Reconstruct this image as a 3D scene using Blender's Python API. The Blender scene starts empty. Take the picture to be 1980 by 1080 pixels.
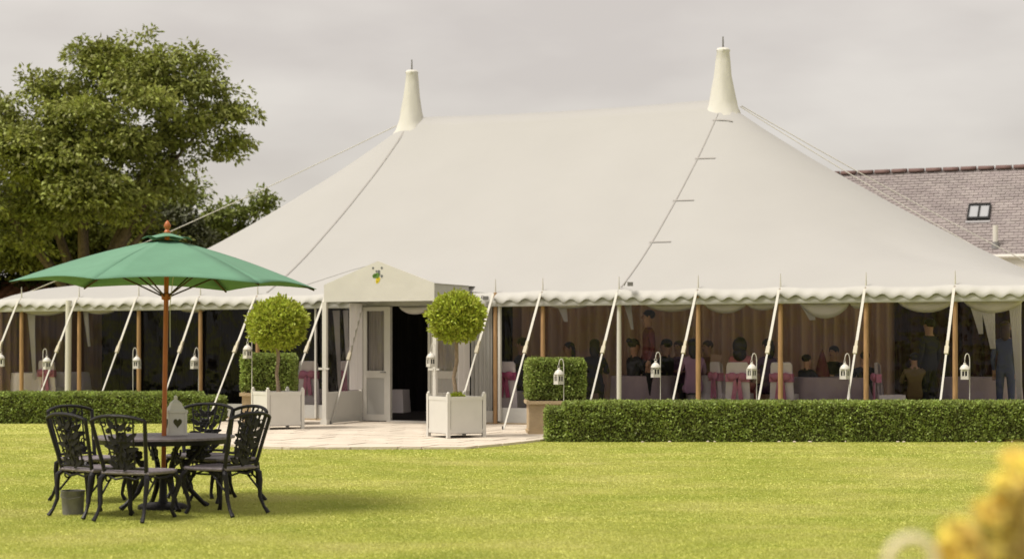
import bpy, math, random
import numpy as np
from mathutils import Vector, Matrix
random.seed(7); RNG = np.random.default_rng(11)
S = bpy.context.scene
COL = S.collection
R = math.radians
PI = math.pi

# ------------------------------------------------------------------ camera
FPX, HOR, CAMZ = 3400.0, 675.0, 1.54          # focal length and horizon of the photograph (1980 wide), eye height
cd = bpy.data.cameras.new('camera'); cam = bpy.data.objects.new('camera', cd); COL.objects.link(cam)
cam.location = (0, 0, CAMZ); cam.rotation_euler = (R(90), 0, 0)
cd.sensor_width = 36; cd.lens = 36 * FPX / 1980; cd.shift_y = (HOR - 540) / 1980
cd.clip_start = 0.1; cd.clip_end = 3000
cd.dof.use_dof = True; cd.dof.focus_distance = 22.5; cd.dof.aperture_fstop = 1.7
S.camera = cam

# ------------------------------------------------------------------ sky, sun, exposure
SUN = Vector((-0.52, -0.24, 1.0)).normalized()
EXPO = 1.6
w = bpy.data.worlds.new('World'); S.world = w; w.use_nodes = True
nt = w.node_tree; nt.nodes.clear()
def wn(t, **k):
    n = nt.nodes.new(t)
    for a, b in k.items(): setattr(n, a, b)
    return n
out = wn('ShaderNodeOutputWorld'); bg = wn('ShaderNodeBackground'); bg.inputs[1].default_value = 0.1
sky = wn('ShaderNodeTexSky', sky_type='NISHITA', sun_disc=False)
sky.sun_elevation = math.asin(SUN.z); sky.sun_rotation = math.atan2(SUN.x, SUN.y)
tc = wn('ShaderNodeTexCoord'); sep = wn('ShaderNodeSeparateXYZ')
mp = wn('ShaderNodeMapping'); mp.inputs['Scale'].default_value = (5, 5, 15)
nz = wn('ShaderNodeTexNoise'); nz.inputs['Scale'].default_value = 1.5; nz.inputs['Detail'].default_value = 5; nz.inputs['Roughness'].default_value = .45
rp = wn('ShaderNodeValToRGB')
rp.color_ramp.elements[0].position = .36; rp.color_ramp.elements[0].color = (1.83, 1.62, 1.42, 1)
rp.color_ramp.elements[1].position = .66; rp.color_ramp.elements[1].color = (2.20, 1.99, 1.75, 1)
# an overcast sky is brighter overhead than at the horizon
mm = wn('ShaderNodeMath', operation='MULTIPLY_ADD', use_clamp=False); mm.inputs[1].default_value = .75; mm.inputs[2].default_value = 1.0
mx0 = wn('ShaderNodeMath', operation='MAXIMUM'); mx0.inputs[1].default_value = 0
sc = wn('ShaderNodeVectorMath', operation='SCALE')
mix = wn('ShaderNodeMixRGB'); mix.inputs[0].default_value = .93
L = nt.links.new
L(tc.outputs['Generated'], mp.inputs[0]); L(mp.outputs[0], nz.inputs[0]); L(nz.outputs[0], rp.inputs[0])
L(tc.outputs['Generated'], sep.inputs[0]); L(sep.outputs['Z'], mx0.inputs[0]); L(mx0.outputs[0], mm.inputs[0])
L(rp.outputs[0], sc.inputs[0]); L(mm.outputs[0], sc.inputs['Scale'])
L(sky.outputs[0], mix.inputs[1]); L(sc.outputs[0], mix.inputs[2]); L(mix.outputs[0], bg.inputs[0]); L(bg.outputs[0], out.inputs[0])

sd = bpy.data.lights.new('sun', 'SUN'); sun = bpy.data.objects.new('sun', sd); COL.objects.link(sun)
sd.energy = 1.5; sd.angle = R(22); sd.color = (1, .93, .82)
sun.rotation_euler = SUN.to_track_quat('Z', 'Y').to_euler()
S.view_settings.view_transform = 'Standard'; S.view_settings.look = 'None'
S.view_settings.exposure = EXPO; S.view_settings.gamma = 1; S.view_settings.use_curve_mapping = False
S.cycles.max_bounces = 8; S.cycles.transparent_max_bounces = 16; S.cycles.diffuse_bounces = 4

# ------------------------------------------------------------------ materials
def mat(name, col, rough=.8, var=0, scale=6, bump=0, bscale=30, metal=0, island=0, transl=0, spec=.3, stretch=None, col2=None):
    m = bpy.data.materials.new(name); m.use_nodes = True
    n = m.node_tree.nodes; l = m.node_tree.links; b = n['Principled BSDF']
    b.inputs['Roughness'].default_value = rough; b.inputs['Metallic'].default_value = metal
    b.inputs['Specular IOR Level'].default_value = spec
    b.inputs['Base Color'].default_value = (*col, 1)
    src = None
    t = n.new('ShaderNodeTexCoord'); vec = t.outputs['Object']
    if stretch:
        mp = n.new('ShaderNodeMapping'); mp.inputs['Scale'].default_value = stretch; l.new(vec, mp.inputs[0]); vec = mp.outputs[0]
    if var or col2:
        z = n.new('ShaderNodeTexNoise'); z.inputs['Scale'].default_value = scale; z.inputs['Detail'].default_value = 5
        l.new(vec, z.inputs[0])
        r = n.new('ShaderNodeValToRGB'); r.color_ramp.elements[0].position = .3; r.color_ramp.elements[1].position = .7
        a = [c * (1 - var) for c in col]; c2 = col2 if col2 else [min(1, c * (1 + var)) for c in col]
        r.color_ramp.elements[0].color = (*a, 1); r.color_ramp.elements[1].color = (*c2, 1)
        l.new(z.outputs[0], r.inputs[0]); src = r.outputs[0]
    if island:
        g = n.new('ShaderNodeNewGeometry'); hs = n.new('ShaderNodeHueSaturation')
        mr = n.new('ShaderNodeMapRange'); mr.inputs[3].default_value = 1 - island; mr.inputs[4].default_value = 1 + island
        mh = n.new('ShaderNodeMapRange'); mh.inputs[3].default_value = .485; mh.inputs[4].default_value = .515
        l.new(g.outputs['Random Per Island'], mr.inputs[0]); l.new(mr.outputs[0], hs.inputs['Value'])
        l.new(g.outputs['Random Per Island'], mh.inputs[0]); l.new(mh.outputs[0], hs.inputs['Hue'])
        if src: l.new(src, hs.inputs['Color'])
        else: hs.inputs['Color'].default_value = (*col, 1)
        src = hs.outputs[0]
    if src: l.new(src, b.inputs['Base Color'])
    if bump:
        z2 = n.new('ShaderNodeTexNoise'); z2.inputs['Scale'].default_value = bscale; z2.inputs['Detail'].default_value = 4
        l.new(vec, z2.inputs[0]); bp = n.new('ShaderNodeBump'); bp.inputs['Strength'].default_value = bump; bp.inputs['Distance'].default_value = .05
        l.new(z2.outputs[0], bp.inputs['Height']); l.new(bp.outputs[0], b.inputs['Normal'])
    if transl:
        tr = n.new('ShaderNodeBsdfTranslucent'); ms = n.new('ShaderNodeMixShader'); ms.inputs[0].default_value = transl
        if src: l.new(src, tr.inputs[0])
        else: tr.inputs[0].default_value = (*col, 1)
        o = n['Material Output']; l.new(b.outputs[0], ms.inputs[1]); l.new(tr.outputs[0], ms.inputs[2]); l.new(ms.outputs[0], o.inputs[0])
    return m

M = dict(
    canvas=mat('canvas', (.375, .372, .362), .75, var=.02, scale=.7, bump=.22, bscale=1.1, transl=.11),
    cap=mat('cap_canvas', (.53, .52, .485), .8, var=.03, scale=3, bump=.15, bscale=4),
    trim=mat('canvas_trim', (.415, .41, .39), .8, var=.03, scale=3, bump=.15, bscale=9),
    seam=mat('lacing_cord', (.285, .275, .262), .85),
    webbing=mat('webbing', (.50, .485, .44), .7, var=.05, scale=20),
    cream=mat('cream_plastic', (.44, .40, .30), .6),
    wood=mat('varnished_wood', (.38, .115, .036), .45, var=.25, scale=9, stretch=(6, 6, .6)),
    pole_wood=mat('pole_wood', (.34, .205, .10), .5, var=.25, scale=9, stretch=(6, 6, .5)),
    paint=mat('white_paint', (.57, .555, .515), .45, var=.03, scale=5, bump=.05, bscale=40),
    white_metal=mat('white_metal', (.56, .54, .50), .4),
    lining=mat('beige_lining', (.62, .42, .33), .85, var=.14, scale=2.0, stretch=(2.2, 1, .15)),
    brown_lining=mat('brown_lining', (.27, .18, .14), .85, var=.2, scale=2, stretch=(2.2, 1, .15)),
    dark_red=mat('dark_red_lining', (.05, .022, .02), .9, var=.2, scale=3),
    shade_dark_wood=mat('shade_dark_wood', (.05, .025, .012), .6),
    unlit_black=mat('unlit_black', (.008, .006, .006), .9, var=.3, scale=3),
    sheer=mat('sheer_voile', (.80, .77, .77), .8, transl=.35),
    floor=mat('dark_carpet', (.05, .04, .042), .95, var=.2, scale=12),
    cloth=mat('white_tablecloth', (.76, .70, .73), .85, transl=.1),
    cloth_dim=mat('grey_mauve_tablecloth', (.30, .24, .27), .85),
    pink=mat('pink_satin', (.46, .16, .26), .5),
    magenta=mat('deep_pink_satin', (.33, .05, .14), .5),
    dark=mat('dark_cutout', (.012, .012, .013), .8),
    iron=mat('black_cast_metal', (.009, .008, .011), .45, bump=.1, bscale=60, spec=.28),
    iron_top=mat('sky_tinted_cast_metal', (.17, .145, .165), .5, var=.25, scale=30, bump=.3, bscale=70, spec=.5),  # upper faces coloured lighter to imitate sky reflected in black metal
    green=mat('green_canvas', (.10, .222, .146), .8, var=.06, scale=4, bump=.1, bscale=6, ),
    lawn=mat('lawn_soil', (.40, .41, .10), .95, var=.2, scale=1.5),
    paving=mat('pale_paving', (.52, .46, .385), .85, var=.12, scale=2.2, bump=.2, bscale=30),
    joint=mat('paving_joint', (.43, .375, .31), .95),
    sandstone=mat('sandstone', (.42, .32, .20), .85, var=.1, scale=6, bump=.2, bscale=40),
    plinth=mat('pinkish_brick', (.32, .20, .13), .9, var=.2, scale=12),
    slate=mat('roof_slate', (.235, .205, .202), .7, var=.12, scale=1.2, island=.09),
    ridge=mat('ridge_clay', (.115, .07, .064), .8, var=.2, scale=5),
    render=mat('cream_render', (.60, .56, .48), .9, var=.04, scale=3),
    clay=mat('clay_tile', (.22, .10, .06), .85, var=.25, scale=5),
    zinc=mat('zinc', (.17, .165, .165), .5, var=.15, scale=14, metal=.2),
    lead=mat('lead_flashing', (.30, .29, .30), .6),
    bark=mat('bark', (.10, .075, .05), .95, var=.3, scale=14, bump=.5, bscale=30),
    bark_pale=mat('pale_bark', (.24, .18, .13), .9, var=.25, scale=25, bump=.4, bscale=50),
    leaf_tree=mat('tree_leaves', (.225, .248, .056), .5, island=.42, transl=.24, var=.22, scale=.6),
    leaf_tree2=mat('darker_tree_leaves', (.17, .20, .045), .6, island=.4, transl=.3, var=.2, scale=.8),
    leaf_box=mat('box_leaves', (.255, .315, .08), .5, island=.5, transl=.3, var=.35, scale=3.5),
    leaf_dark=mat('shade_dark_leaves', (.06, .066, .024), .5, island=.4, transl=.1),
    leaf_top=mat('topiary_leaves', (.36, .41, .05), .5, island=.42, transl=.28),
    core=mat('twigs', (.065, .065, .028), .95),
    leaf_fg=mat('shrub_leaves', (.42, .31, .09), .6, island=.4, transl=.2),
    petal=mat('yellow_petals', (.80, .65, .13), .6, island=.22, transl=.25),
    petal_or=mat('amber_petals', (.66, .48, .10), .6, island=.22, transl=.25),
    soil=mat('soil', (.06, .045, .03), .95),
    pale_wood=mat('pale_cane', (.62, .55, .40), .7),
    skin=mat('skin', (.36, .20, .14), .55), hair=mat('dark_hair', (.012, .009, .008), .5), hair_br=mat('brown_hair', (.05, .025, .015), .5),
    suit=mat('black_suit', (.012, .012, .015), .8), maroon=mat('maroon_cloth', (.13, .035, .04), .8), rose=mat('rose_cloth', (.42, .14, .15), .8),
    blue=mat('blue_cloth', (.05, .06, .12), .8), grey_dk=mat('charcoal_cloth', (.03, .028, .032), .8), plum=mat('plum_cloth', (.10, .045, .10), .8), olive=mat('olive_cloth', (.13, .09, .04), .8),
    lilac=mat('lilac_cloth', (.34, .20, .32), .8),
    gl_dark=mat('rooflight_glass', (.30, .31, .33), .08, spec=.8), yellow=mat('yellow_print', (.62, .50, .03), .7), leafprint=mat('green_print', (.10, .20, .04), .7), greyprint=mat('grey_print', (.13, .14, .14), .7),
)
def mat_clear():
    m = bpy.data.materials.new('clear_vinyl'); m.use_nodes = True; n = m.node_tree.nodes; l = m.node_tree.links; n.clear()
    o = n.new('ShaderNodeOutputMaterial'); t = n.new('ShaderNodeBsdfTransparent'); t.inputs[0].default_value = (.93, .91, .90, 1)
    g = n.new('ShaderNodeBsdfGlossy'); g.inputs['Roughness'].default_value = .06; g.inputs[0].default_value = (.95, .95, 1, 1)
    tc = n.new('ShaderNodeTexCoord'); z = n.new('ShaderNodeTexNoise'); z.inputs['Scale'].default_value = 1.6; z.inputs['Detail'].default_value = 3
    b = n.new('ShaderNodeBump'); b.inputs['Strength'].default_value = .5; b.inputs['Distance'].default_value = .12
    f = n.new('ShaderNodeFresnel'); f.inputs['IOR'].default_value = 1.28
    x = n.new('ShaderNodeMixShader')
    l.new(tc.outputs['Object'], z.inputs[0]); l.new(z.outputs[0], b.inputs['Height']); l.new(b.outputs[0], g.inputs['Normal']); l.new(b.outputs[0], f.inputs['Normal'])
    l.new(f.outputs[0], x.inputs[0]); l.new(t.outputs[0], x.inputs[1]); l.new(g.outputs[0], x.inputs[2]); l.new(x.outputs[0], o.inputs[0])
    return m
M['clear'] = mat_clear()
def mat_grass():
    m = bpy.data.materials.new('grass_blades'); m.use_nodes = True; n = m.node_tree.nodes; l = m.node_tree.links; b = n['Principled BSDF']
    tc = n.new('ShaderNodeTexCoord'); z = n.new('ShaderNodeTexNoise'); z.inputs['Scale'].default_value = .8; z.inputs['Detail'].default_value = 5; z.inputs['Roughness'].default_value = .6
    mp = n.new('ShaderNodeMapping'); mp.inputs['Scale'].default_value = (.62, .85, .2); l.new(tc.outputs['Object'], mp.inputs[0]); l.new(mp.outputs[0], z.inputs[0])
    r = n.new('ShaderNodeValToRGB'); e = r.color_ramp.elements
    e[0].position = .28; e[0].color = (.34, .405, .075, 1); e[1].position = .72; e[1].color = (.59, .565, .23, 1)
    k = e.new(.5); k.color = (.46, .485, .13, 1)
    g = n.new('ShaderNodeNewGeometry'); hs = n.new('ShaderNodeHueSaturation'); mr = n.new('ShaderNodeMapRange'); mr.inputs[3].default_value = .88; mr.inputs[4].default_value = 1.12
    l.new(z.outputs[0], r.inputs[0]); l.new(r.outputs[0], hs.inputs['Color']); l.new(g.outputs['Random Per Island'], mr.inputs[0]); l.new(mr.outputs[0], hs.inputs['Value'])
    l.new(hs.outputs[0], b.inputs['Base Color']); b.inputs['Roughness'].default_value = .6; b.inputs['Specular IOR Level'].default_value = .25
    tr = n.new('ShaderNodeBsdfTranslucent'); l.new(hs.outputs[0], tr.inputs[0]); ms = n.new('ShaderNodeMixShader'); ms.inputs[0].default_value = .45
    l.new(b.outputs[0], ms.inputs[1]); l.new(tr.outputs[0], ms.inputs[2]); l.new(ms.outputs[0], n['Material Output'].inputs[0])
    return m
M['grass'] = mat_grass()

# ------------------------------------------------------------------ helpers
def gz(y): return 0.006 * max(0.0, min(y, 60) - 15)
def PX(x, y, D): return Vector(((x - 990) / FPX * D, D, CAMZ + (HOR - y) / FPX * D))
def GX(x, D): return Vector(((x - 990) / FPX * D, D, gz(D)))

def link(o, parent=None):
    COL.objects.link(o)
    if parent is not None: o.parent = parent
    return o
def tag(o, label=None, cat=None, group=None, kind=None):
    for k, v in (('label', label), ('category', cat), ('group', group), ('kind', kind)):
        if v: o[k] = v
    return o
def thing(name, label, cat, loc=(0, 0, 0), rz=0, group=None):
    o = bpy.data.objects.new(name, None); COL.objects.link(o); o.empty_display_size = .1
    o.location = loc; o.rotation_euler = (0, 0, rz)
    return tag(o, label, cat, group)
def kids(o): return [c for c in COL.objects if c.parent == o]
def copy_tree(o, parent=None):
    c = o.copy(); link(c, parent)
    for ch in kids(o): copy_tree(ch, c)
    return c

class MB:
    def __init__(s): s.v = []; s.f = []; s.mi = []; s.cur = 0
    def add(s, vs, fs):
        b = len(s.v); s.v += [tuple(v) for v in vs]; s.f += [tuple(i + b for i in f) for f in fs]; s.mi += [s.cur] * len(fs); return s
    def box(s, c, d, rz=0, Mx=None, taper=1):
        c = Vector(c); x, y, z = (a / 2 for a in d)
        vs = [Vector((sx * x * (taper if sz > 0 else 1), sy * y * (taper if sz > 0 else 1), sz * z)) for sz in (-1, 1) for sx, sy in ((-1, -1), (1, -1), (1, 1), (-1, 1))]
        Mr = Mx if Mx is not None else Matrix.Rotation(rz, 3, 'Z')
        return s.add([Mr @ v + c for v in vs], [(3, 2, 1, 0), (4, 5, 6, 7), (0, 1, 5, 4), (1, 2, 6, 5), (2, 3, 7, 6), (3, 0, 4, 7)])
    def bar(s, a, b, wd, th, up=(0, 0, 1)):
        a = Vector(a); b = Vector(b); d = (b - a); Lg = d.length; d.normalize(); u = Vector(up); sd_ = d.cross(u)
        if sd_.length < 1e-4: sd_ = d.cross(Vector((1, 0, 0)))
        sd_.normalize(); u = sd_.cross(d)
        Mr = Matrix((sd_, u, d)).transposed()
        return s.box((a + b) / 2, (wd, th, Lg), Mx=Mr)
    def tube(s, pts, r, n=8, cap=True, flat=1):
        pts = [Vector(p) for p in pts]; m = len(pts)
        rs = r if isinstance(r, (list, tuple)) else [r] * m
        T = [(pts[min(i + 1, m - 1)] - pts[max(i - 1, 0)]).normalized() for i in range(m)]
        u = T[0].orthogonal().normalized(); vs = []
        for i in range(m):
            u = (u - T[i] * u.dot(T[i]))
            u = u.normalized() if u.length > 1e-6 else T[i].orthogonal().normalized()
            v = T[i].cross(u)
            for k in range(n):
                a = 2 * PI * k / n; vs.append(pts[i] + (u * math.cos(a) + v * math.sin(a) * flat) * rs[i])
        fs = [(i * n + k, i * n + (k + 1) % n, (i + 1) * n + (k + 1) % n, (i + 1) * n + k) for i in range(m - 1) for k in range(n)]
        if cap: fs += [tuple(range(n - 1, -1, -1)), tuple((m - 1) * n + k for k in range(n))]
        return s.add(vs, fs)
    def lathe(s, prof, c=(0, 0, 0), n=24, cap=True):
        c = Vector(c); m = len(prof)
        vs = [c + Vector((r * math.cos(2 * PI * k / n), r * math.sin(2 * PI * k / n), z)) for r, z in prof for k in range(n)]
        fs = [(i * n + k, i * n + (k + 1) % n, (i + 1) * n + (k + 1) % n, (i + 1) * n + k) for i in range(m - 1) for k in range(n)]
        if cap: fs += [tuple(range(n - 1, -1, -1)), tuple((m - 1) * n + k for k in range(n))]
        return s.add(vs, fs)
    def ball(s, c, r, n=8, m=6):
        r = Vector(r) if hasattr(r, '__len__') else Vector((r, r, r)); c = Vector(c)
        vs = []; fs = []
        for i in range(m + 1):
            a = PI * i / m
            for k in range(n):
                b = 2 * PI * k / n; vs.append(c + Vector((r.x * math.sin(a) * math.cos(b), r.y * math.sin(a) * math.sin(b), -r.z * math.cos(a))))
        for i in range(m):
            for k in range(n): fs.append((i * n + k, i * n + (k + 1) % n, (i + 1) * n + (k + 1) % n, (i + 1) * n + k))
        return s.add(vs, fs)
    def prism(s, poly, th, Mx, c):
        c = Vector(c); n = len(poly)
        vs = [Mx @ Vector((x, -th / 2, z)) + c for x, z in poly] + [Mx @ Vector((x, th / 2, z)) + c for x, z in poly]
        return s.add(vs, [tuple(range(n)), tuple(range(2 * n - 1, n - 1, -1))] + [(i, i + n, (i + 1) % n + n, (i + 1) % n) for i in range(n)])
    def grid(s, rows):
        nr = len(rows); nc = len(rows[0]); vs = [p for r in rows for p in r]
        return s.add(vs, [(i * nc + k, i * nc + k + 1, (i + 1) * nc + k + 1, (i + 1) * nc + k) for i in range(nr - 1) for k in range(nc - 1)])
    def build(s, name, m, parent=None, smooth=True, loc=None, sharp=40):
        me = bpy.data.meshes.new(name); me.from_pydata(s.v, [], s.f); me.validate(clean_customdata=False)
        for k in (m if isinstance(m, (list, tuple)) else [m]): me.materials.append(k)
        if any(s.mi) and len(me.polygons) == len(s.mi): me.polygons.foreach_set('material_index', s.mi)
        if smooth:
            me.shade_smooth()
            me.set_sharp_from_angle(angle=R(sharp))
        o = bpy.data.objects.new(name, me); link(o, parent)
        if loc is not None: o.location = loc
        return o

def np_mesh(name, V, F, m, parent=None, kind=None, smooth=False):
    me = bpy.data.meshes.new(name); nv = len(V); nf, k = F.shape
    me.vertices.add(nv); me.vertices.foreach_set('co', V.astype(np.float32).ravel())
    me.loops.add(nf * k); me.loops.foreach_set('vertex_index', F.astype(np.int32).ravel())
    me.polygons.add(nf); me.polygons.foreach_set('loop_start', np.arange(0, nf * k, k, dtype=np.int32)); me.polygons.foreach_set('loop_total', np.full(nf, k, dtype=np.int32))
    me.materials.append(m); me.update(calc_edges=True)
    o = bpy.data.objects.new(name, me); link(o, parent)
    if kind: o['kind'] = kind
    return o
def unit(a): return a / np.maximum(np.linalg.norm(a, axis=1, keepdims=True), 1e-9)
def leaves(name, P, N, size, m, parent=None, wide=.55, spread=.9, droop=.0, kind='stuff', upb=0):
    """one small folded leaf at each point P, growing roughly along N"""
    n = len(P); d = unit(N + RNG.normal(0, spread, (n, 3)) + np.array([0, 0, -droop]))
    sdv = unit(np.cross(d, RNG.normal(0, 1, (n, 3)) + np.array([0, 0, upb]))); up = np.cross(sdv, d)
    Ls = (size * RNG.uniform(.65, 1.3, n))[:, None]; Ws = Ls * wide
    a = P; c = P + d * Ls; b = P + d * Ls * .5 + sdv * Ws * .5 + up * Ws * .18; e = P + d * Ls * .5 - sdv * Ws * .5 + up * Ws * .18
    V = np.stack([a, b, c, e], 1).reshape(-1, 3)
    i = np.arange(n) * 4
    F = np.stack([i, i + 1, i + 2, i + 3], 1)
    return np_mesh(name, V, F, m, parent, kind)

# ------------------------------------------------------------------ ground, paving, grass
ys = [-60, 0, 8, 15, 25, 40, 60, 120, 900]
b = MB(); b.grid([[(x, y, gz(y)) for x in (-900, -40, -12, 0, 12, 40, 900)] for y in ys])
tag(b.build('lawn_ground', M['lawn'], smooth=False), kind='structure')

# tent frame: local x along the ridge (to the right), local y away from the camera
TH = math.atan(FPX / 7740); DE = 1.5 * math.sin(TH) / .0189; XE = (1197 - 990) / FPX * DE
c_, s_ = math.cos(TH), math.sin(TH); k_ = (1398 - 990) / FPX
W = (k_ * DE - XE) / (s_ - k_ * c_); X0, D0 = XE + W * s_, DE + W * c_
KL = 7.5; WL, WR = 6.7, 7.5
def t2w(t, y, z=0): return Vector((X0 + t * c_ + y * s_, D0 - t * s_ + y * c_, z))
def tl(xi, y=None):
    y = -W if y is None else y; k = (xi - 990) / FPX
    return (k * (D0 + y * c_) - X0 - y * s_) / (c_ + k * s_)
def tz(yi, t, y): D = D0 - t * s_ + y * c_; return CAMZ + (HOR - yi) * D / FPX

b = MB(); q = [t2w(*e) for e in ((-2, W + .6), (34, W + .6), (34, W + 30), (-2, W + 30))]; b.add([(v.x, v.y, gz(60) + .012) for v in q], [(0, 1, 2, 3)])
tag(b.build('unseen_bounce_sheet', M['joint'], smooth=False), kind='structure')  # unseen grey sheet added to cut green lawn bounce on the house
def clip(poly, a, bb):
    out = []; n = len(poly)
    def side(p): return (bb[0] - a[0]) * (p[1] - a[1]) - (bb[1] - a[1]) * (p[0] - a[0])
    for i in range(n):
        p, q = poly[i], poly[(i + 1) % n]; sp, sq = side(p), side(q)
        if sp >= 0: out.append(p)
        if sp * sq < 0: u = sp / (sp - sq); out.append((p[0] + (q[0] - p[0]) * u, p[1] + (q[1] - p[1]) * u))
    return out
def at_ground(x, y):
    D = 28.
    for _ in range(30): D = FPX * (CAMZ - gz(D) - .04) / (y - HOR)
    return ((x - 990) / FPX * D, D)
front = [at_ground(*p) for p in ((400, 853), (470, 861), (560, 864), (900, 863), (980, 856), (1075, 845))]
patio = front + [tuple(t2w(tl(1110), -W + .05)[:2]), tuple(t2w(tl(430), -W + .05)[:2])]
pv = bpy.data.objects.new('patio', None); COL.objects.link(pv); tag(pv, kind='structure')
b = MB(); n = len(patio); b.add([(x, y, gz(y) + .012) for x, y in patio], [tuple(range(n))]); b.build('bedding', M['joint'], pv, smooth=False)
Rp = Matrix.Rotation(-TH, 2)
o0 = t2w(tl(760), -W)
for i in range(-9, 10):
    for j in range(-13, 1):
        sx, sy = .62, .62
        ox = (.31 if j % 2 else 0)
        q = [(i * sx + ox + .012, j * sy + .012), ((i + 1) * sx + ox - .012, j * sy + .012), ((i + 1) * sx + ox - .012, (j + 1) * sy - .012), (i * sx + ox + .012, (j + 1) * sy - .012)]
        q = [((Rp @ Vector(p)).x + o0.x, (Rp @ Vector(p)).y + o0.y) for p in q]
        for k in range(n):
            q = clip(q, patio[k], patio[(k + 1) % n])
            if len(q) < 3: break
        if len(q) < 3: continue
        h = .04 + random.uniform(-.003, .003); m_ = len(q); b = MB()
        b.add([(x, y, gz(y) + h) for x, y in q] + [(x, y, gz(y)) for x, y in q], [tuple(range(m_))] + [(i_, i_ + m_, (i_ + 1) % m_ + m_, (i_ + 1) % m_) for i_ in range(m_)])
        b.build('paving_slab', M['paving'], pv, smooth=False)

def in_poly(X, Y, poly):
    ins = np.ones(len(X), bool)
    for k in range(len(poly)):
        a, bb = poly[k], poly[(k + 1) % len(poly)]
        ins &= ((bb[0] - a[0]) * (Y - a[1]) - (bb[1] - a[1]) * (X - a[0])) > -.01
    return ins
def grass():
    Vs = []
    for (y0, y1, dens, hgt, wd) in ((12, 15.5, 5200, .016, .007), (15.5, 19, 3800, .016, .008), (19, 24, 2400, .016, .010), (24, 30, 1300, .017, .013), (30, 35, 450, .017, .016)):
        hw = y1 * .31 + .6; A = 2 * hw * (y1 - y0); n = int(A * dens)
        X = RNG.uniform(-hw, hw, n); Y = RNG.uniform(y0, y1, n)
        ok = ~in_poly(X, Y, patio)
        tt = (X - X0) * c_ - (Y - D0) * s_; yy = (X - X0) * s_ + (Y - D0) * c_
        ok &= yy < -W - .1
        X, Y = X[ok], Y[ok]; n = len(X)
        Z = .006 * np.maximum(0, np.minimum(Y, 60) - 15)
        an = RNG.uniform(0, 2 * PI, n); h = hgt * RNG.uniform(.5, 1.0, n); ln = h * RNG.normal(0, .95, n); la = RNG.uniform(0, 2 * PI, n); q = wd * RNG.uniform(.6, 1.3, n)
        a = np.stack([X - np.cos(an) * q, Y - np.sin(an) * q, Z], 1); bb = np.stack([X + np.cos(an) * q, Y + np.sin(an) * q, Z], 1)
        cc = np.stack([X + np.cos(la) * ln, Y + np.sin(la) * ln, Z + h], 1)
        Vs.append(np.stack([a, bb, cc], 1).reshape(-1, 3))
    V = np.concatenate(Vs); F = np.arange(len(V)).reshape(-1, 3)
    o = np_mesh('grass', V, F, M['grass'], None, 'stuff'); tag(o, 'short mown yellow green lawn grass', 'grass')
grass()

# ------------------------------------------------------------------ marquee
ZE = 2.62
RP = [0, .05, .25, .5, .75, .9, 1.0]; ZP = [6.92, 6.58, 5.58, 4.47, 3.45, 2.92, ZE]
def prof(r): return float(np.interp(r, RP, ZP))
def roof_z(t, y):
    bq = abs(y) / W; a = 0
    if t < -KL: a = (-KL - t) / WL
    elif t > 0: a = t / WR
    rm = max(a, bq); rq = (a ** 2.5 + bq ** 2.5) ** .4
    m = min(1, max(0, (rm - .5) / .5)); m = m * m * (3 - 2 * m)
    r = min(1, rq * (1 - m) + rm * m)
    # smooth the piecewise profile
    z = sum(prof(min(1, max(0, r + d))) for d in (-.06, -.03, 0, .03, .06)) / 5 if .06 < r < .94 else prof(r)
    e = max(0, (r - .8) / .2)
    z -= .045 * e * e * math.sin(PI * t / 1.5) ** 2
    if -KL < t < 0: z -= .06 * math.sin(PI * -t / KL) * (1 - r)
    return z
mq = thing('marquee', 'large cream canvas pole marquee with two peaks, scalloped eaves and clear window walls', 'marquee', (X0, D0, 0), -TH)
ts = sorted(set([round(-KL - WL + i * .25, 3) for i in range(int((KL + WL + WR) / .25) + 1)] + [WR, 0, -KL]))
yy = [-W * math.cos(PI * i / 56) if False else -W + 2 * W * i / 56 for i in range(57)]
b = MB(); b.grid([[(t, y, roof_z(t, y)) for t in ts] for y in yy]); b.build('roof', M['canvas'], mq, sharp=180)
# lacings down the front slope
for tk in (0, -KL):
    b = MB(); pts = [(tk, -W * r, roof_z(tk, -W * r) + .008) for r in np.linspace(.06, .985, 30)]
    hw = .022 if tk else .014; b.grid([[(q[0] + e, q[1], roof_z(q[0] + e, q[1]) + .012) for q in pts] for e in (-hw, hw)])
    lc = b.build('lacing', M['seam'], mq, sharp=180)
    if tk == 0:
        for r in (.09, .28, .50, .72):
            q = MB(); q.grid([[(u, -W * r + e, roof_z(u, -W * r + e) + .016) for u in (-.05, .1, .25, .38)] for e in (-.02, .02)]); q.build('lacing_tab', M['seam'], lc)
b = MB(); b.tube([(tl(u, -W * r), -W * r, roof_z(tl(u, -W * r), -W * r) + .006) for u, r in ((590, .93), (630, .89), (680, .84), (730, .80))], .012, 6, flat=.5); b.build('crease_cord', M['canvas'], mq)
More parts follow.
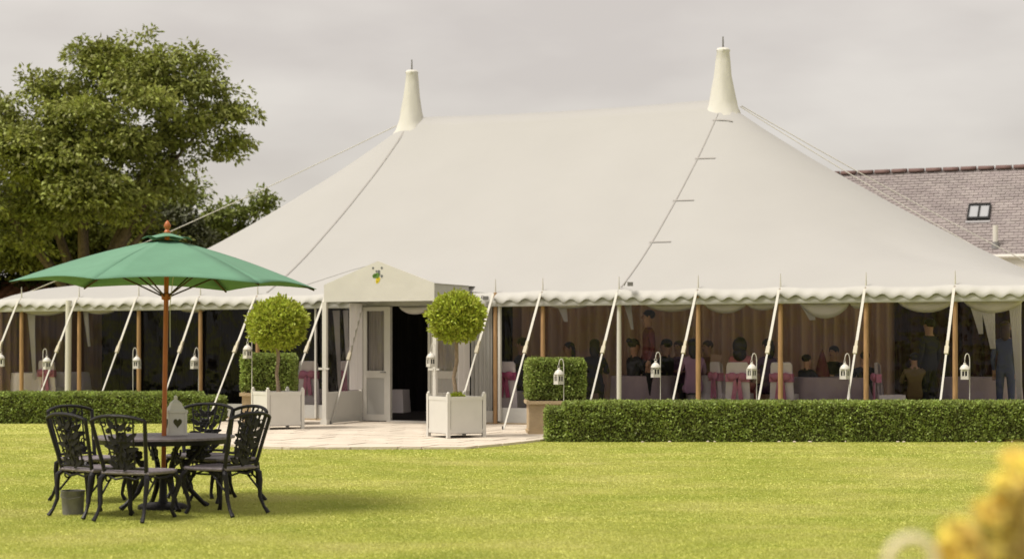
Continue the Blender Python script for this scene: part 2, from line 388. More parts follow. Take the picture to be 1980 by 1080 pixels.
# king-pole caps
for tk in (-KL, 0):
    b = MB(); zt = 6.92
    prof_ = [(.46, -.50), (.35, -.30), (.29, -.08), (.235, .2), (.19, .5), (.158, .8), (.135, 1.0), (.15, 1.04), (.11, 1.09)]
    n = 20
    vs = []; 
    for i, (r, z) in enumerate(prof_):
        for k in range(n):
            a = 2 * PI * k / n; rr = r * (1 + .07 * math.sin(5 * a + i * .9) + .04 * math.sin(9 * a - i * 1.7))
            vs.append((tk + rr * math.cos(a), rr * math.sin(a), zt + z - (.07 * math.sin(3 * a) if i == 0 else 0)))
    b.add(vs, [(i * n + k, i * n + (k + 1) % n, (i + 1) * n + (k + 1) % n, (i + 1) * n + k) for i in range(len(prof_) - 1) for k in range(n)] + [tuple((len(prof_) - 1) * n + k for k in range(n))])
    cp = b.build('pole_cap', M['cap'], mq, sharp=60)
    q = MB(); q.tube([(tk, 0, zt + 1.05), (tk, 0, zt + 1.34)], [.022, .014], 8); q.build('spike', M['zinc'], cp)
    q = MB(); q.tube([(tk, 0, .2), (tk, 0, zt + 1.0)], .07, 10); q.build('king_pole', M['pole_wood'], mq)
# main guys from the pole tops
def sag(a, bb, d, n=16):
    a, bb = Vector(a), Vector(bb); return [a.lerp(bb, i / n) - Vector((0, 0, d * 4 * (i / n) * (1 - i / n))) for i in range(n + 1)]
for a, bb, d in (((-KL - .4, 0, 6.75), (-26, -2, .3), .3), ((.35, .1, 6.75), (11.2, 1.0, .3), .2), ((.35, .2, 6.78), (12.0, 3.0, .3), .2)):
    b = MB(); b.tube(sag(a, bb, d), .0105, 6); b.build('main_guy', M['webbing'], mq)
# front eave: plain header band, scalloped valance, side poles, straps
PT0, PT1 = tl(627, -W - 1.45), tl(840, -W - 1.45)         # porch
PORCH = 1.45
def scallop(t0, t1, name='valance'):
    rows = [[], [], []]; n = max(2, int(round((t1 - t0) / .3))) * 8
    for i in range(n + 1):
        t = t0 + (t1 - t0) * i / n; ph = (i % 8) / 8
        zt = roof_z(t, -W) + .005; dz = .165 + .036 * math.cos(2 * PI * ph + PI)
        wv = .012 * math.sin(2 * PI * ph)
        rows[0].append((t, -W - .01, zt)); rows[1].append((t, -W - .05, zt - dz * .55)); rows[2].append((t, -W - .095 + wv * 1.6, zt - dz))
    b = MB(); b.grid(rows)
    o = b.build(name, M['trim'], mq, sharp=180)
    md = o.modifiers.new('thick', 'SOLIDIFY'); md.thickness = .006
poles = [-13.5, -12.0, -10.5, -9.0, -7.65, tl(958), -1.5, 0, 1.5, 3.0, 4.5, 6.0, 7.5]
for i in range(len(poles) - 1):
    a, bb = poles[i], poles[i + 1]
    if i == 4: scallop(a, PT0 - .05 + .6)
    else: scallop(a, bb)
scallop(-KL - WL, -13.5)
for a, bb in ((-KL - WL, tl(700)), (tl(905), WR)):
    b = MB(); n = int((bb - a) / .15)
    rows = [[(a + (bb - a) * i / n, -W + yo + .008 * math.sin(i * 1.7) * k, z) for i in range(n + 1)] for k, (z, yo) in enumerate(((2.60, .01), (2.47, -.025), (2.335, -.085)))]
    b.grid(rows); o = b.build('header_band', M['trim'], mq, sharp=180); o.modifiers.new('t', 'SOLIDIFY').thickness = .008
# plain band over the doorway
b = MB(); b.box(((tl(700) + tl(905)) / 2, -W + .02, 2.49), (tl(905) - tl(700) - .01, .01, .24)); b.build('header_band', M['trim'], mq)
pole_m = {}
for i, t in enumerate(poles):
    white = abs(t) < .01
    b = MB(); b.tube([(t, -W + .0, .12), (t, -W + .0, 1.2), (t, -W, 2.60)], [.042, .045, .038], 10)
    p = b.build('side_pole', M['white_metal'] if white else M['pole_wood'], mq)
    if white: p['label'] = 'white painted side pole'
    q = MB(); q.tube([(t, -W, 2.58), (t, -W, 2.86)], [.02, .006], 6); q.build('pole_pin', M['webbing'], p)
b = MB(); b.tube([(-12.25, -W - .06, .12), (-12.22, -W - .06, 2.56)], .065, 10); b.build('side_pole', M['white_metal'], mq)['label'] = 'thick white corner pole'
strap_t = [-13.5, -12.0, -10.5, -9.0, -7.65, tl(634), tl(958), -1.5, 0, 1.5, 3.0, 4.5, 6.0, 7.5]
offs = {-13.5: 1.75, -12.0: 1.7}
def strap(t, a=1.75, y0=-W - .05, z0=2.57, f=.40, dt=0):
    e = t2w(t + dt, y0 - a + .05); y0 -= .06; A = Vector((t, y0, z0)); B = Vector((t + dt, y0 - a + .05, gz(e.y)))
    b = MB(); mid = A.lerp(B, f); n = 10
    for q0, q1, wd in ((A, mid, .045), (mid, B, .032)):
        b.bar(q0, q1, wd, .012, up=(0, 1, 0))
    g = b.build('guy_strap', M['webbing'], mq, smooth=False)
    q = MB(); d = (B - A).normalized(); q.bar(mid - d * .02, mid + d * .13, .066, .045, up=(0, 1, 0)); q.bar(mid - d * .13, mid - d * .01, .045, .04, up=(0, 1, 0)); q.build('tensioner', M['cream'], g, smooth=False)
    q = MB(); q.tube([B + Vector((0, 0, -.05)) , B + Vector((0, -.02, .10))], .016, 6); q.build('stake', M['zinc'], g)
for t in strap_t: strap(t, 1.5 if t < -8.5 else 1.75)
strap(tl(704), 1.25, y0=-W - .03, z0=2.35)
# clear walls with a white skirt below each
bays = [(-14.2, -13.5), (-13.5, -12.0), (-12.0, -10.5), (-10.5, -9.0), (-9.0, -7.65), (-7.65, tl(695)), (tl(963), -1.5), (-1.5, 0), (0, 1.5), (1.5, 3.0), (3.0, 4.5), (4.5, 6.0), (6.0, 7.5)]
for a, bb in bays:
    n = 8; b = MB()
    b.grid([[(a + .03 + (bb - a - .06) * i / n, -W + .06 + .012 * math.sin(i * 1.3 + a * 5 + z), z) for i in range(n + 1)] for z in (.42, .9, 1.4, 1.9, 2.38)])
    p = b.build('clear_panel', M['clear'], mq, sharp=180)
    b = MB(); b.box(((a + bb) / 2, -W + .055, .27), (bb - a - .02, .03, .36)); b.build('skirt', M['trim'], mq)
b = MB(); b.box((WR / 2 + tl(905) / 2, -W + .12, .06), (WR - tl(905), .22, .22)); b.build('plinth', M['sandstone'], mq)
b = MB(); b.box((tl(560), -W + .12, .07), (tl(695) - tl(430), .22, .23)); b.build('plinth', M['sandstone'], mq)
# white frame posts around the glazed bays beside the porch
for xi in (966,):
    b = MB(); b.box((tl(xi), -W + .01, 1.3), (.05, .07, 2.2)); b.build('frame_post', M['paint'], mq)
for xi in (610,):
    b = MB(); b.box((tl(xi), -W + .01, 1.3), (.03, .05, 2.2)); b.build('frame_post', M['paint'], mq)
# floor, rear and end walls, linings
b = MB(); b.box(((WR - KL - WL) / 2, 0, .10), (KL + WL + WR - .1, 2 * W - .2, .12)); b.build('floor', M['floor'], mq)
def pleats(t0, t1, y, z0, z1, m, name, pitch=.17, amp=.03, along='t'):
    n = int(abs(t1 - t0) / pitch * 8); rows = [[], [], []]
    for i in range(n + 1):
        u = t0 + (t1 - t0) * i / n; q = amp * math.sin(2 * PI * (u / pitch) + 1.3 * math.sin(u * 2.1)) + amp * .6 * math.sin(u * 11.3)
        for r, z in zip(rows, (z0, (z0 + z1) / 2, z1)): r.append((u, y + q, z) if along == 't' else (y + q, u, z))
    b = MB(); b.grid(rows); return b.build(name, m, mq, sharp=180)
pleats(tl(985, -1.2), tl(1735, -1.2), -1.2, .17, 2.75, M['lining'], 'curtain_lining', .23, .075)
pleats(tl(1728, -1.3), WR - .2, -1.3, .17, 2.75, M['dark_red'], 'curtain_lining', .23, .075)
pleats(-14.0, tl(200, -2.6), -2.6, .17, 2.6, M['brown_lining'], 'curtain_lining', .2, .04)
pleats(tl(185, -2.8), tl(640, -2.8), -2.8, .17, 2.7, M['unlit_black'], 'unlit_backdrop', .25, .04)  # black sheet stands in for the unlit depth of the tent
pleats(tl(600, -1.5), tl(992, -1.5), -1.5, .17, 2.8, M['unlit_black'], 'unlit_backdrop', .25, .04)  # same black sheet for the darkness behind the doorway
pleats(-KL - WL + .1, WR - .1, W - .08, .1, 2.6, M['canvas'], 'rear_wall', .5, .015)
pleats(-W + .1, W - .1, -KL - WL + .05, .1, 2.6, M['brown_lining'], 'end_lining', .22, .05, 'y')
pleats(-2.0, W - .1, WR - .05, .1, 2.6, M['canvas'], 'end_wall', .5, .015, 'y')
def swag(t0, t1, dip, y=-W + .12, top=2.40, skew=0):
    rows = []; n = 14
    for j in range(4):
        v = j / 3; rows.append([])
        for i in range(n + 1):
            u = i / n; d = .75 * dip * (4 * u * (1 - u)) ** .8 * (1 + skew * (u - .5))
            rows[-1].append((t0 + (t1 - t0) * u, y - .05 * math.sin(PI * v), top - .02 - (d + .05) * v))
    b = MB(); b.grid(rows); o = b.build('swag', M['sheer'], mq, sharp=180); o.modifiers.new('t', 'SOLIDIFY').thickness = .004
for x0, x1, dp in ((40, 118, .10), (160, 215, .08), (345, 392, .06), (1060, 1130, .05), (1246, 1345, .15), (1358, 1440, .20), (1440, 1505, .14), (1545, 1640, .34), (1640, 1672, .12), (1735, 1842, .22), (1862, 1975, .24), (768, 826, .16)):
    swag(tl(x0), tl(x1), dp)
def glare_drape(xi, wpx, z0, z1, y=-W + .15, tie=.6):
    rows = []; n = 18; t = tl(xi, y); hw = wpx / 100 / 2
    for j in range(9):
        v = j / 8; z = z1 + (z0 - z1) * v; ww = hw * (1 - .72 * v ** .7)
        rows.append([(t + ww * (2 * i / n - 1) + .1 * v, y + .03 * math.sin(i * 2.1), z) for i in range(n + 1)])
    b = MB(); b.grid(rows); b.build('voile_glare_drape', M['sheer'], mq, sharp=180)
for a in ((60, 22, .9, 2.38), (165, 14, 1.6, 2.38), (1213, 16, 1.9, 2.38), (1085, 24, 2.05, 2.38), (1885, 26, 1.8, 2.38), (1908, 30, 1.55, 2.38), (1962, 22, .3, 2.38), (1560, 36, 2.05, 2.38), (650, 16, .5, 2.3), (668, 12, .4, 2.3)):  # some are real sheers, some white stand-ins for glare on the windows
    glare_drape(*a)
# ------------------------------------------------------------------ porch (part of the marquee)
yp = -W - PORCH; zA, zB, zC = 2.42, 2.74, 3.16; tm = tl(731, yp)
b = MB(); b.prism([(PT0, zA), (PT1, zA), (PT1, zB), (tm, zC), (PT0, zB)], .012, Matrix.Identity(3), (0, yp, 0)); gb = b.build('porch_gable', M['cap'], mq, smooth=False)
b = MB()
for side in (PT0, PT1):
    n = 8; e = side + (-.03 if side == PT0 else .03)
    b = MB(); b.grid([[(tm + (e - tm) * i / n, y, zB - .02 + (zC - zB) * (1 - i / n) * q + .012 - .03 * math.sin(PI * i / n)) for i in range(n + 1)] for y, q in ((yp + .01, .97), (yp + .5, .72), (yp + 1.0, .45), (-W, .22), (-W + .4, .05))])
    b.build('porch_roof', M['canvas'], mq, sharp=180)
    b = MB(); b.box((side, yp / 2 - W / 2, (zA + zB) / 2), (.012, PORCH, zB - zA)); b.build('porch_valance', M['trim'], mq)
# printed emblem on the gable: dots over green leaves and a yellow flower
em = []
for dx, dz, r, k in ((-.10, .17, .022, 'greyprint'), (.08, .17, .022, 'greyprint'), (-.03, .11, .02, 'greyprint'), (.02, .10, .03, 'greyprint'), (.03, .06, .022, 'greyprint'), (.08, .02, .026, 'greyprint'), (-.06, .03, .04, 'leafprint'), (-.01, .03, .05, 'leafprint'), (-.085, .02, .03, 'leafprint'), (.0, -.05, .045, 'yellow'), (.02, -.03, .03, 'yellow'), (-.02, -.085, .028, 'yellow')):
    b = MB(); n = 9; b.add([(tm + dx + r * (1 + .25 * math.sin(i * 2.2)) * math.cos(2 * PI * i / n), yp - .010, 2.86 + dz + r * 1.1 * math.sin(2 * PI * i / n)) for i in range(n)], [tuple(range(n))])
    b.build('printed_motif', M[k], gb, smooth=False)
zt_ = gz(32.5) + .04
for t, wd in ((PT0, .085), (PT1, .07)):
    b = MB(); b.box((t, yp + .03, (zt_ + zA) / 2), (wd, .07, zA - zt_)); b.box((t, yp + .03, zt_ + .05), (wd + .05, .12, .1)); p = b.build('porch_post', M['paint'], mq)
    q = MB(); q.box((t - .07, yp + .0, 1.18), (.10, .03, .04)); q.box((t + .06, yp + .0, 1.18), (.08, .03, .03)); q.build('bracket', M['paint'], p)
for t in (PT0, PT1):
    L0, L1 = yp + .07, -W - .02
    b = MB(); b.box((t, (L0 + L1) / 2, zt_ + .31), (.03, L1 - L0, .58)); b.build('porch_skirt', M['cap'], mq)
    b = MB(); b.grid([[(t + .006 * math.sin(i + z), L0 + (L1 - L0) * i / 6, z) for i in range(7)] for z in (zt_ + .6, 1.2, 1.8, zA)]); b.build('porch_pane', M['clear'], mq, sharp=180)
    b = MB(); b.box((t, L1 - .02, (zt_ + zA) / 2), (.06, .05, zA - zt_)); b.build('porch_post', M['paint'], mq)
    rows = [[(t + .05 + .03 * math.sin(i * 1.9), L0 + .8 + (L1 - L0 - .85) * i / 20, z) for i in range(21)] for z in (zt_ + .62, 1.4, zA)]
    b = MB(); b.grid(rows); b.build('porch_curtain', M['sheer'], mq, sharp=180)
# left door leaf (half panelled, curtain in the glass), frame, right return wall
ta, tb, tcn = tl(703), tl(751), tl(831)
zb, zh = .17, 2.36
def leaf(t0, t1, y):
    tmid = (t0 + t1) / 2; wd = t1 - t0
    b = MB()
    for q in (t0 + .04, t1 - .04): b.box((q, y, (zb + zh) / 2), (.08, .05, zh - zb))
    b.box((tmid, y, zh - .04), (wd - .16, .05, .08)); b.box((tmid, y, 1.06), (wd - .16, .05, .14)); b.box((tmid, y, zb + .06), (wd - .16, .05, .12))
    o = b.build('door', M['paint'], mq, smooth=False)
    q = MB(); q.box((tmid, y + .01, .61), (wd - .15, .02, .78)); q.build('door_panel', M['trim'], o, smooth=False)
    q = MB(); n = 24; q.grid([[(t0 + .08 + (wd - .16) * i / n, y + .06 + .025 * math.sin(i * 1.35) + .01 * math.sin(i * .7), z) for i in range(n + 1)] for z in (1.1, 1.7, zh - .06)]); q.build('door_curtain', M['trim'], o, sharp=180)
    q = MB(); q.box((tmid, y - .005, 1.72), (wd - .15, .006, zh - 1.2)); q.build('door_pane', M['clear'], o, smooth=False)
    q = MB(); q.tube([(t1 - .05, y - .03, 1.1), (t1 - .05, y - .07, 1.1), (t1 - .14, y - .07, 1.1)], .01, 6); q.build('handle', M['zinc'], o)
    return o
leaf(ta, tb, -W)
leaf(tcn + .03, tl(905), -W)
b = MB(); b.box((tb + .03, -W + .01, (zb + zh) / 2), (.05, .09, zh - zb)); b.box((tcn, -W + .01, (zb + zh) / 2), (.05, .09, zh - zb)); b.box(((tb + tcn) / 2, -W - .01, zb - .01), (tcn - tb, .14, .035)); b.build('door_frame', M['paint'], mq, smooth=False)
b = MB(); b.box(((ta + tcn) / 2, -W - .3, .10), (tcn - ta + .3, .5, .06)); b.build('doorstep', M['plinth'], mq)
pleats(tl(908), tl(948), -W + .10, .2, 2.4, M['trim'], 'side_curtain', .09, .025)
b = MB(); b.box((tl(928), -W + .08, .24), (tl(950) - tl(906), .03, .3)); b.build('skirt', M['paint'], mq)
# small floodlights clipped to the eave
for xi, yi in ((937, 576), (1216, 549)):
    t = tl(xi, -W - .12); z = tz(yi, t, -W - .12)
    b = MB(); b.tube([(t - .13, -W + .0, z - .02), (t - .08, -W - .06, z + .05), (t, -W - .12, z + .03)], .009, 6); o = b.build('lamp_bracket', M['seam'], mq)
    q = MB(); q.box((t + .03, -W - .13, z), (.10, .07, .07), rz=.3); q.build('floodlight', M['zinc'], o)

# ------------------------------------------------------------------ trees, hedges, planters
def blob_leaves(blobs, D, per, size, lmat, parent, crad, spread=.8, droop=.25, cnt=45, flat=.8):
    Ps = []; Ns = []; s = FPX / D
    lobes = []
    for (x, y, r, dd) in blobs:
        C = np.array(PX(x, y, D + dd)); r_ = r / s
        if r < 30: lobes.append((C, r_)); continue
        for k in range(max(4, int(r_ * 7))):
            q = unit(RNG.normal(0, 1, (1, 3)))[0]
            if k % 2 == 0: q[1] = -abs(q[1])
            lobes.append((C + q * r_ * RNG.uniform(.55, .72), r_ * RNG.uniform(.30, .46)))
    for C, r_ in lobes:
        n = max(4, int(r_ * r_ * per))
        d = unit(RNG.normal(0, 1, (n, 3))); d[:, 2] = np.where(d[:, 2] < -.2, -d[:, 2] * .8, d[:, 2]); d[:, 2] *= flat
        rad = r_ * np.where(RNG.random(n) < .85, RNG.uniform(.75, 1.1, n), RNG.uniform(.2, .75, n))
        cl = C + d * rad[:, None] + RNG.normal(0, .1, (n, 3))
        m = cnt
        off = RNG.normal(0, 1, (n, m, 3)); off /= np.maximum(1, np.linalg.norm(off, axis=2, keepdims=True) / 1.3); off = off * crad * np.array([1, 1, .42]) * RNG.uniform(.55, 1.25, (n, 1, 1)); off[:, :, 2] -= (off[:, :, 0] ** 2 + off[:, :, 1] ** 2) * .55
        P = (cl[:, None, :] + off).reshape(-1, 3)
        N = np.repeat(d, m, axis=0) * .4 + off.reshape(-1, 3) * 2.0
        Ps.append(P); Ns.append(N)
    return leaves('foliage', np.concatenate(Ps), np.concatenate(Ns), size, lmat, parent, .5, spread, droop, upb=2.2)
def set_origin_world(o, parent): pass
D1 = 47.0
root = GX(150, D1)
tr = big_tree = thing('broadleaf_tree', 'tall broad leafy tree behind the left end of the marquee and the green parasol', 'tree')
big = [(195, 135, 62, .2), (245, 112, 48, 0), (300, 325, 55, 0), (318, 375, 50, .5), (235, 330, 60, -.3), (330, 280, 50, .4), (205, 170, 95, 0), (300, 140, 75, -.5), (372, 112, 46, 0), (385, 160, 50, .3), (110, 205, 75, -1), (40, 235, 75, 0), (-40, 240, 80, .4), (140, 290, 100, -2), (260, 235, 95, -1.5), (345, 215, 80, -.6), (405, 225, 62, 0), (452, 228, 36, .5), (445, 270, 34, 0), (420, 297, 22, 0), (360, 275, 46, 0), (55, 330, 110, -1.5), (190, 355, 90, -2), (275, 315, 62, -1), (-60, 330, 110, 0), (40, 425, 80, -1.2), (165, 430, 70, -1.6), (262, 410, 50, 0), (275, 385, 50, 0), (110, 510, 110, 2.5), (-30, 500, 120, 2.5), (230, 500, 90, 2.5), (300, 480, 60, 2.8), (482, 214, 9, .2), (200, 430, 110, 2.5), (60, 440, 120, 2.5), (120, 290, 80, 2)]
blob_leaves(big, D1, 46, .15, M['leaf_tree'], tr, .32, spread=.5, droop=.35, cnt=58)
def limbs(parent, base, ends, r0, name='trunk', m='bark'):
    b = MB()
    base = Vector(base); fork = base + Vector((.2, 0, 2.4)); b.tube([base - Vector((0, 0, .2)), base.lerp(fork, .5) + Vector((.08, 0, 0)), fork], [r0 * 1.25, r0, r0 * .85], 10)
    for e in ends:
        e = Vector(e); mid = fork.lerp(e, .5) + Vector((random.uniform(-.4, .4), random.uniform(-.3, .3), .35)); b.tube([fork - Vector((0, 0, .2)), fork.lerp(mid, .5), mid, mid.lerp(e, .6), e], [r0 * .55, r0 * .4, r0 * .26, r0 * .14, r0 * .05], 8)
    return b.build(name, M[m], parent)
limbs(tr, GX(150, D1), [PX(x, y, D1 + d) for x, y, d in ((205, 150, 0), (340, 150, 0), (60, 240, 0), (-60, 300, 0), (270, 330, -.8), (130, 300, -1.5), (400, 235, 0), (300, 420, 0), (360, 250, 0))], .34)
sh_ = thing('shade_dark_shrub', 'shrubbery coloured dark for shade under the big tree behind the parasol', 'shrub')
blob_leaves([(x, 478 + 16 * math.sin(x), 66, 0) for x in (-60, 0, 60, 120, 180, 240, 300, 350)] + [(x, 600, 90, 0) for x in (-40, 80, 200, 320)], 50.2, 60, .15, M['leaf_dark'], sh_, .34, droop=.2, cnt=60)  # dark leaf colour paints the deep shade under the tree canopy
b = MB()
for xx in (-60, 20, 110, 200, 280, 340): b.tube([GX(xx, 50.2), PX(xx + 10, 600, 50.2), PX(xx, 510, 50.2)], [.06, .05, .02], 6)
b.build('stems', M['bark'], sh_)['kind'] = 'stuff'
D2 = 53.0
tr = little_tree = thing('small_tree', 'smaller dense tree between the big tree and the marquee roof slope', 'tree')
blob_leaves([(345, 395, 48, 0), (372, 372, 26, 0), (395, 420, 48, -.5), (440, 425, 36, 0), (470, 412, 26, 0), (500, 405, 12, 0), (518, 384, 5, 0), (505, 395, 7, 0), (350, 455, 60, .3), (440, 470, 60, .5), (310, 420, 50, 0), (400, 480, 60, .8)], D2, 55, .17, M['leaf_tree2'], tr, .30, spread=.5, droop=.3, cnt=44)
limbs(tr, GX(385, D2), [PX(x, y, D2) for x, y in ((345, 370), (400, 400), (450, 415), (517, 384), (330, 430), (490, 410))], .2)

def leaf_box(parent, lo, hi, dens, size, lmat='leaf_box', inset=.05, rnd=.05, faces='fltrbk'):
    lo = np.array(lo, float); hi = np.array(hi, float); d = hi - lo
    Ps = []; Ns = []
    spec = {'f': (1, -1), 'k': (1, 1), 'l': (0, -1), 'r': (0, 1), 't': (2, 1)}
    for fch in faces:
        if fch == 'b': continue
        ax, sg = spec[fch]; oth = [i for i in range(3) if i != ax]
        n = int(d[oth[0]] * d[oth[1]] * dens); P = lo + RNG.random((n, 3)) * d
        P[:, ax] = hi[ax] if sg > 0 else lo[ax]
        nn = np.zeros((n, 3)); nn[:, ax] = sg
        bumpy = .026 * np.sin(P[:, 0] * 9 + 1 + 2 * np.sin(P[:, 2] * 5)) * np.sin(P[:, 2] * 13 + P[:, 1] * 7 + P[:, 0] * 3.1) + .020 * np.sin(P[:, 0] * 23 + P[:, 2] * 19) * np.sin(P[:, 0] * 5.3 - P[:, 2] * 31)
        P += nn * (bumpy - RNG.normal(.012, .026, n))[:, None]
        nn[:, 2] += .35
        Ps.append(P); Ns.append(nn)
    P = np.concatenate(Ps); N = np.concatenate(Ns)
    # round the corners
    cc = (lo + hi) / 2; q = (P - cc) / (d / 2); ex = np.clip(np.abs(q) - (1 - rnd / (d / 2)), 0, None) * (d / 2)
    k = np.linalg.norm(ex, axis=1); over = np.clip(k - rnd, 0, None); P -= np.sign(q) * ex * (over / np.maximum(k, 1e-6))[:, None]
    leaves('foliage', P, N * .45, size, M[lmat], parent, .62, .8, 0)
    n = int(d[0] * d[1] * dens * .22); q = lo + RNG.random((n, 3)) * d; q[:, 2] = hi[2] - .01; q[:, :2] = cc[:2] + (q[:, :2] - cc[:2]) * .96; q[:, 2] += RNG.uniform(0, .035, n) * (.5 + .5 * np.sin(q[:, 0] * 4.1) * np.sin(q[:, 0] * 11 + 2))
    leaves('sprigs', q, np.tile(np.array([[0, 0, 1.0]]), (n, 1)), size, M[lmat], parent, .5, .5, 0)
    b = MB(); b.box((lo + hi) / 2 - np.array([0, 0, inset / 2]), d - np.array([2, 2, 1]) * inset); b.build('core', M['core'], parent, smooth=False)
# long hedge on the right
DH = 27.75
hl, hr = (1092 - 990) / FPX * DH, (2080 - 990) / FPX * DH
h = thing('box_hedge', 'long low clipped box hedge before the right half of the marquee', 'hedge', (0, DH, gz(DH)))
leaf_box(h, (hl, 0, .0), (hr, .75, .615), 3600, .046)
h = thing('box_bush', 'small clipped box bush at the left end of the long right hedge', 'bush', (0, DH, gz(DH)))
leaf_box(h, ((1056 - 990) / FPX * DH, .05, 0), ((1090 - 990) / FPX * DH, .6, .53), 3600, .046, faces='fltrk')
DL = 33.8
h = thing('box_hedge', 'low clipped box hedge behind the black chairs on the left', 'hedge', (0, DL, gz(DL)))
leaf_box(h, ((-60 - 990) / FPX * DL, 0, 0), ((383 - 990) / FPX * DL, .7, .575), 3000, .05)
h = thing('box_bush', 'lower clipped bush at the right end of the left hedge', 'bush', (0, DL, gz(DL)))
leaf_box(h, ((385 - 990) / FPX * DL, .0, 0), ((428 - 990) / FPX * DL, .6, .50), 3000, .05)
# pale pebbles under the hedge
b = MB()
for i in range(16):
    x = random.uniform(hl, hr); b.ball((x, DH - random.uniform(.02, .12), gz(DH) + .012), (random.uniform(.012, .03), .02, random.uniform(.01, .018)), 6, 4)
tag(b.build('pebbles', M['paving']), 'pale pebbles scattered along the foot of the right hedge', 'pebbles', kind='stuff')

# sandstone planters with clipped cubes
def box_planter(x, D, wd, hp, hc, lp, lc, rz):
    p = GX(x, D); p.z += .03
    t = thing('stone_planter', lp, 'planter', p, rz)
    b = MB(); b.box((0, 0, hp * .45), (wd, wd, hp * .9 - .004), taper=1.0); b.build('body', M['sandstone'], t)
    b = MB(); b.box((0, 0, hp * .95), (wd + .09, wd + .09, hp * .1)); b.build('rim', M['sandstone'], t)
    b = MB(); b.box((0, 0, .03), (wd + .04, wd + .04, .06)); b.build('foot', M['sandstone'], t)
    b = MB(); b.box((0, 0, hp + .004), (wd - .06, wd - .06, .01)); b.build('soil', M['soil'], t)
    c = thing('topiary_cube', lc, 'topiary', p + Vector((0, 0, hp)), rz)
    leaf_box(c, (-wd / 2 - .02, -wd / 2, .02), (wd / 2 + .02, wd / 2, hc), 4200, .05, 'leaf_box', rnd=.09)
    b = MB(); b.tube([(0, 0, 0), (0, 0, .2)], .04, 8); b.build('stem', M['bark'], c)
box_planter(1073, 29.9, .92, .56, .68, 'square sandstone planter at the left end of the right hedge', 'box topiary cube in the sandstone planter right of the entrance', .04)
box_planter(521, 33.0, .92, .60, .69, 'square sandstone planter behind the left white planter', 'box topiary cube behind the left standard bay tree', .04)

def white_planter(x, D, label, a=.66, rz=R(31)):
    p = GX(x, D); p.z += .04
    t = thing('wooden_planter', label, 'planter', p, rz, 'white planters at the marquee entrance')
    h0, h1 = .07, .66
    for sx in (-1, 1):
        for sy in (-1, 1):
            b = MB(); b.box((sx * a / 2, sy * a / 2, .35), (.055, .055, .70)); b.ball((sx * a / 2, sy * a / 2, .71), .028, 8, 6); b.build('corner_post', M['paint'], t)
    n = 5
    for k in range(4):
        Mr = Matrix.Rotation(k * PI / 2, 3, 'Z')
        n = 1
        for i in range(n):
            b = MB(); ww = (a - .08) / n
            b.box(Mr @ Vector((-(a - .08) / 2 + ww * (i + .5), -a / 2, (h0 + h1) / 2 + .01)), (ww - .0025, .03, h1 - h0 - .10), Mx=Mr); b.build('side_panel', M['paint'], t, smooth=False)
        for z in (h0 + .03, h1 - .03): b = MB(); b.box(Mr @ Vector((0, -a / 2 - .002, z)), (a - .065, .036, .06), Mx=Mr); b.build('rail', M['paint'], t, smooth=False)
    b = MB(); b.box((0, 0, .33), (a - .04, a - .04, .54)); b.build('inner_box', M['dark'], t)
    b = MB(); b.box((0, 0, .612), (a - .06, a - .06, .02)); b.build('soil', M['soil'], t)
    return t, p
def standard_tree(p, zc, r, label, lean=0, tuft=True):
    t = thing('standard_tree', label, 'tree', p + Vector((0, 0, .62)), 0, 'ball headed standard trees at the entrance')
    zc -= p.z + .62
    n = 8000; d = unit(RNG.normal(0, 1, (n, 3)))
    lump = 1 + .06 * np.sin(d[:, 0] * 7 + 1) * np.sin(d[:, 2] * 8) + .05 * np.sin(d[:, 1] * 11 + d[:, 0] * 5)
    rad = r * lump * np.where(RNG.random(n) < .8, RNG.uniform(.80, 1.05, n), RNG.uniform(.55, .9, n))
    P = d * rad[:, None] * np.array([1.03, 1.03, .90]) + np.array([0, 0, zc]) 
    N = d * .7 + np.array([0, 0, .35])
    leaves('foliage', P, N, .07, M['leaf_top'], t, .5, .75, 0)
    b = MB(); b.ball((0, 0, zc), (r * .62, r * .62, r * .56), 12, 8); b.build('core', M['core'], t)
    b = MB(); pts = [(0.02, 0, 0), (.01 - lean, 0, .12), (-.02 - lean, 0, .35), (.01, .01, .6), (0, 0, zc - r * .4)]
    b.tube(pts, [.045, .034, .03, .032, .03], 10)
    for a in range(6): b.tube([(0, 0, zc - r * .95), (.12 * math.cos(a), .12 * math.sin(a), zc - r * .6), (.3 * math.cos(a), .3 * math.sin(a), zc - r * .3)], [.022, .016, .008], 6)
    b.build('trunk', M['bark_pale'], t)
    if tuft:
        n = 500; d = unit(RNG.normal(0, 1, (n, 3))); d[:, 2] = np.abs(d[:, 2]); leaves('underplanting', d * .11 * RNG.uniform(.5, 1.1, (n, 1)) * np.array([1.2, 1, .7]), d + np.array([0, 0, .6]), .05, M['leaf_top'], t, .5, .5)
_, p = white_planter(882, 28.6, 'white panelled wooden planter standing right of the open doorway')
standard_tree(p, 2.06, .425, 'ball headed bay tree in the right white planter', .02)
_, p = white_planter(537, 31.2, 'white wooden planter left of the entrance, partly behind the black chairs')
standard_tree(p, 1.985, .495, 'ball headed bay tree in the left white planter', 0, False)

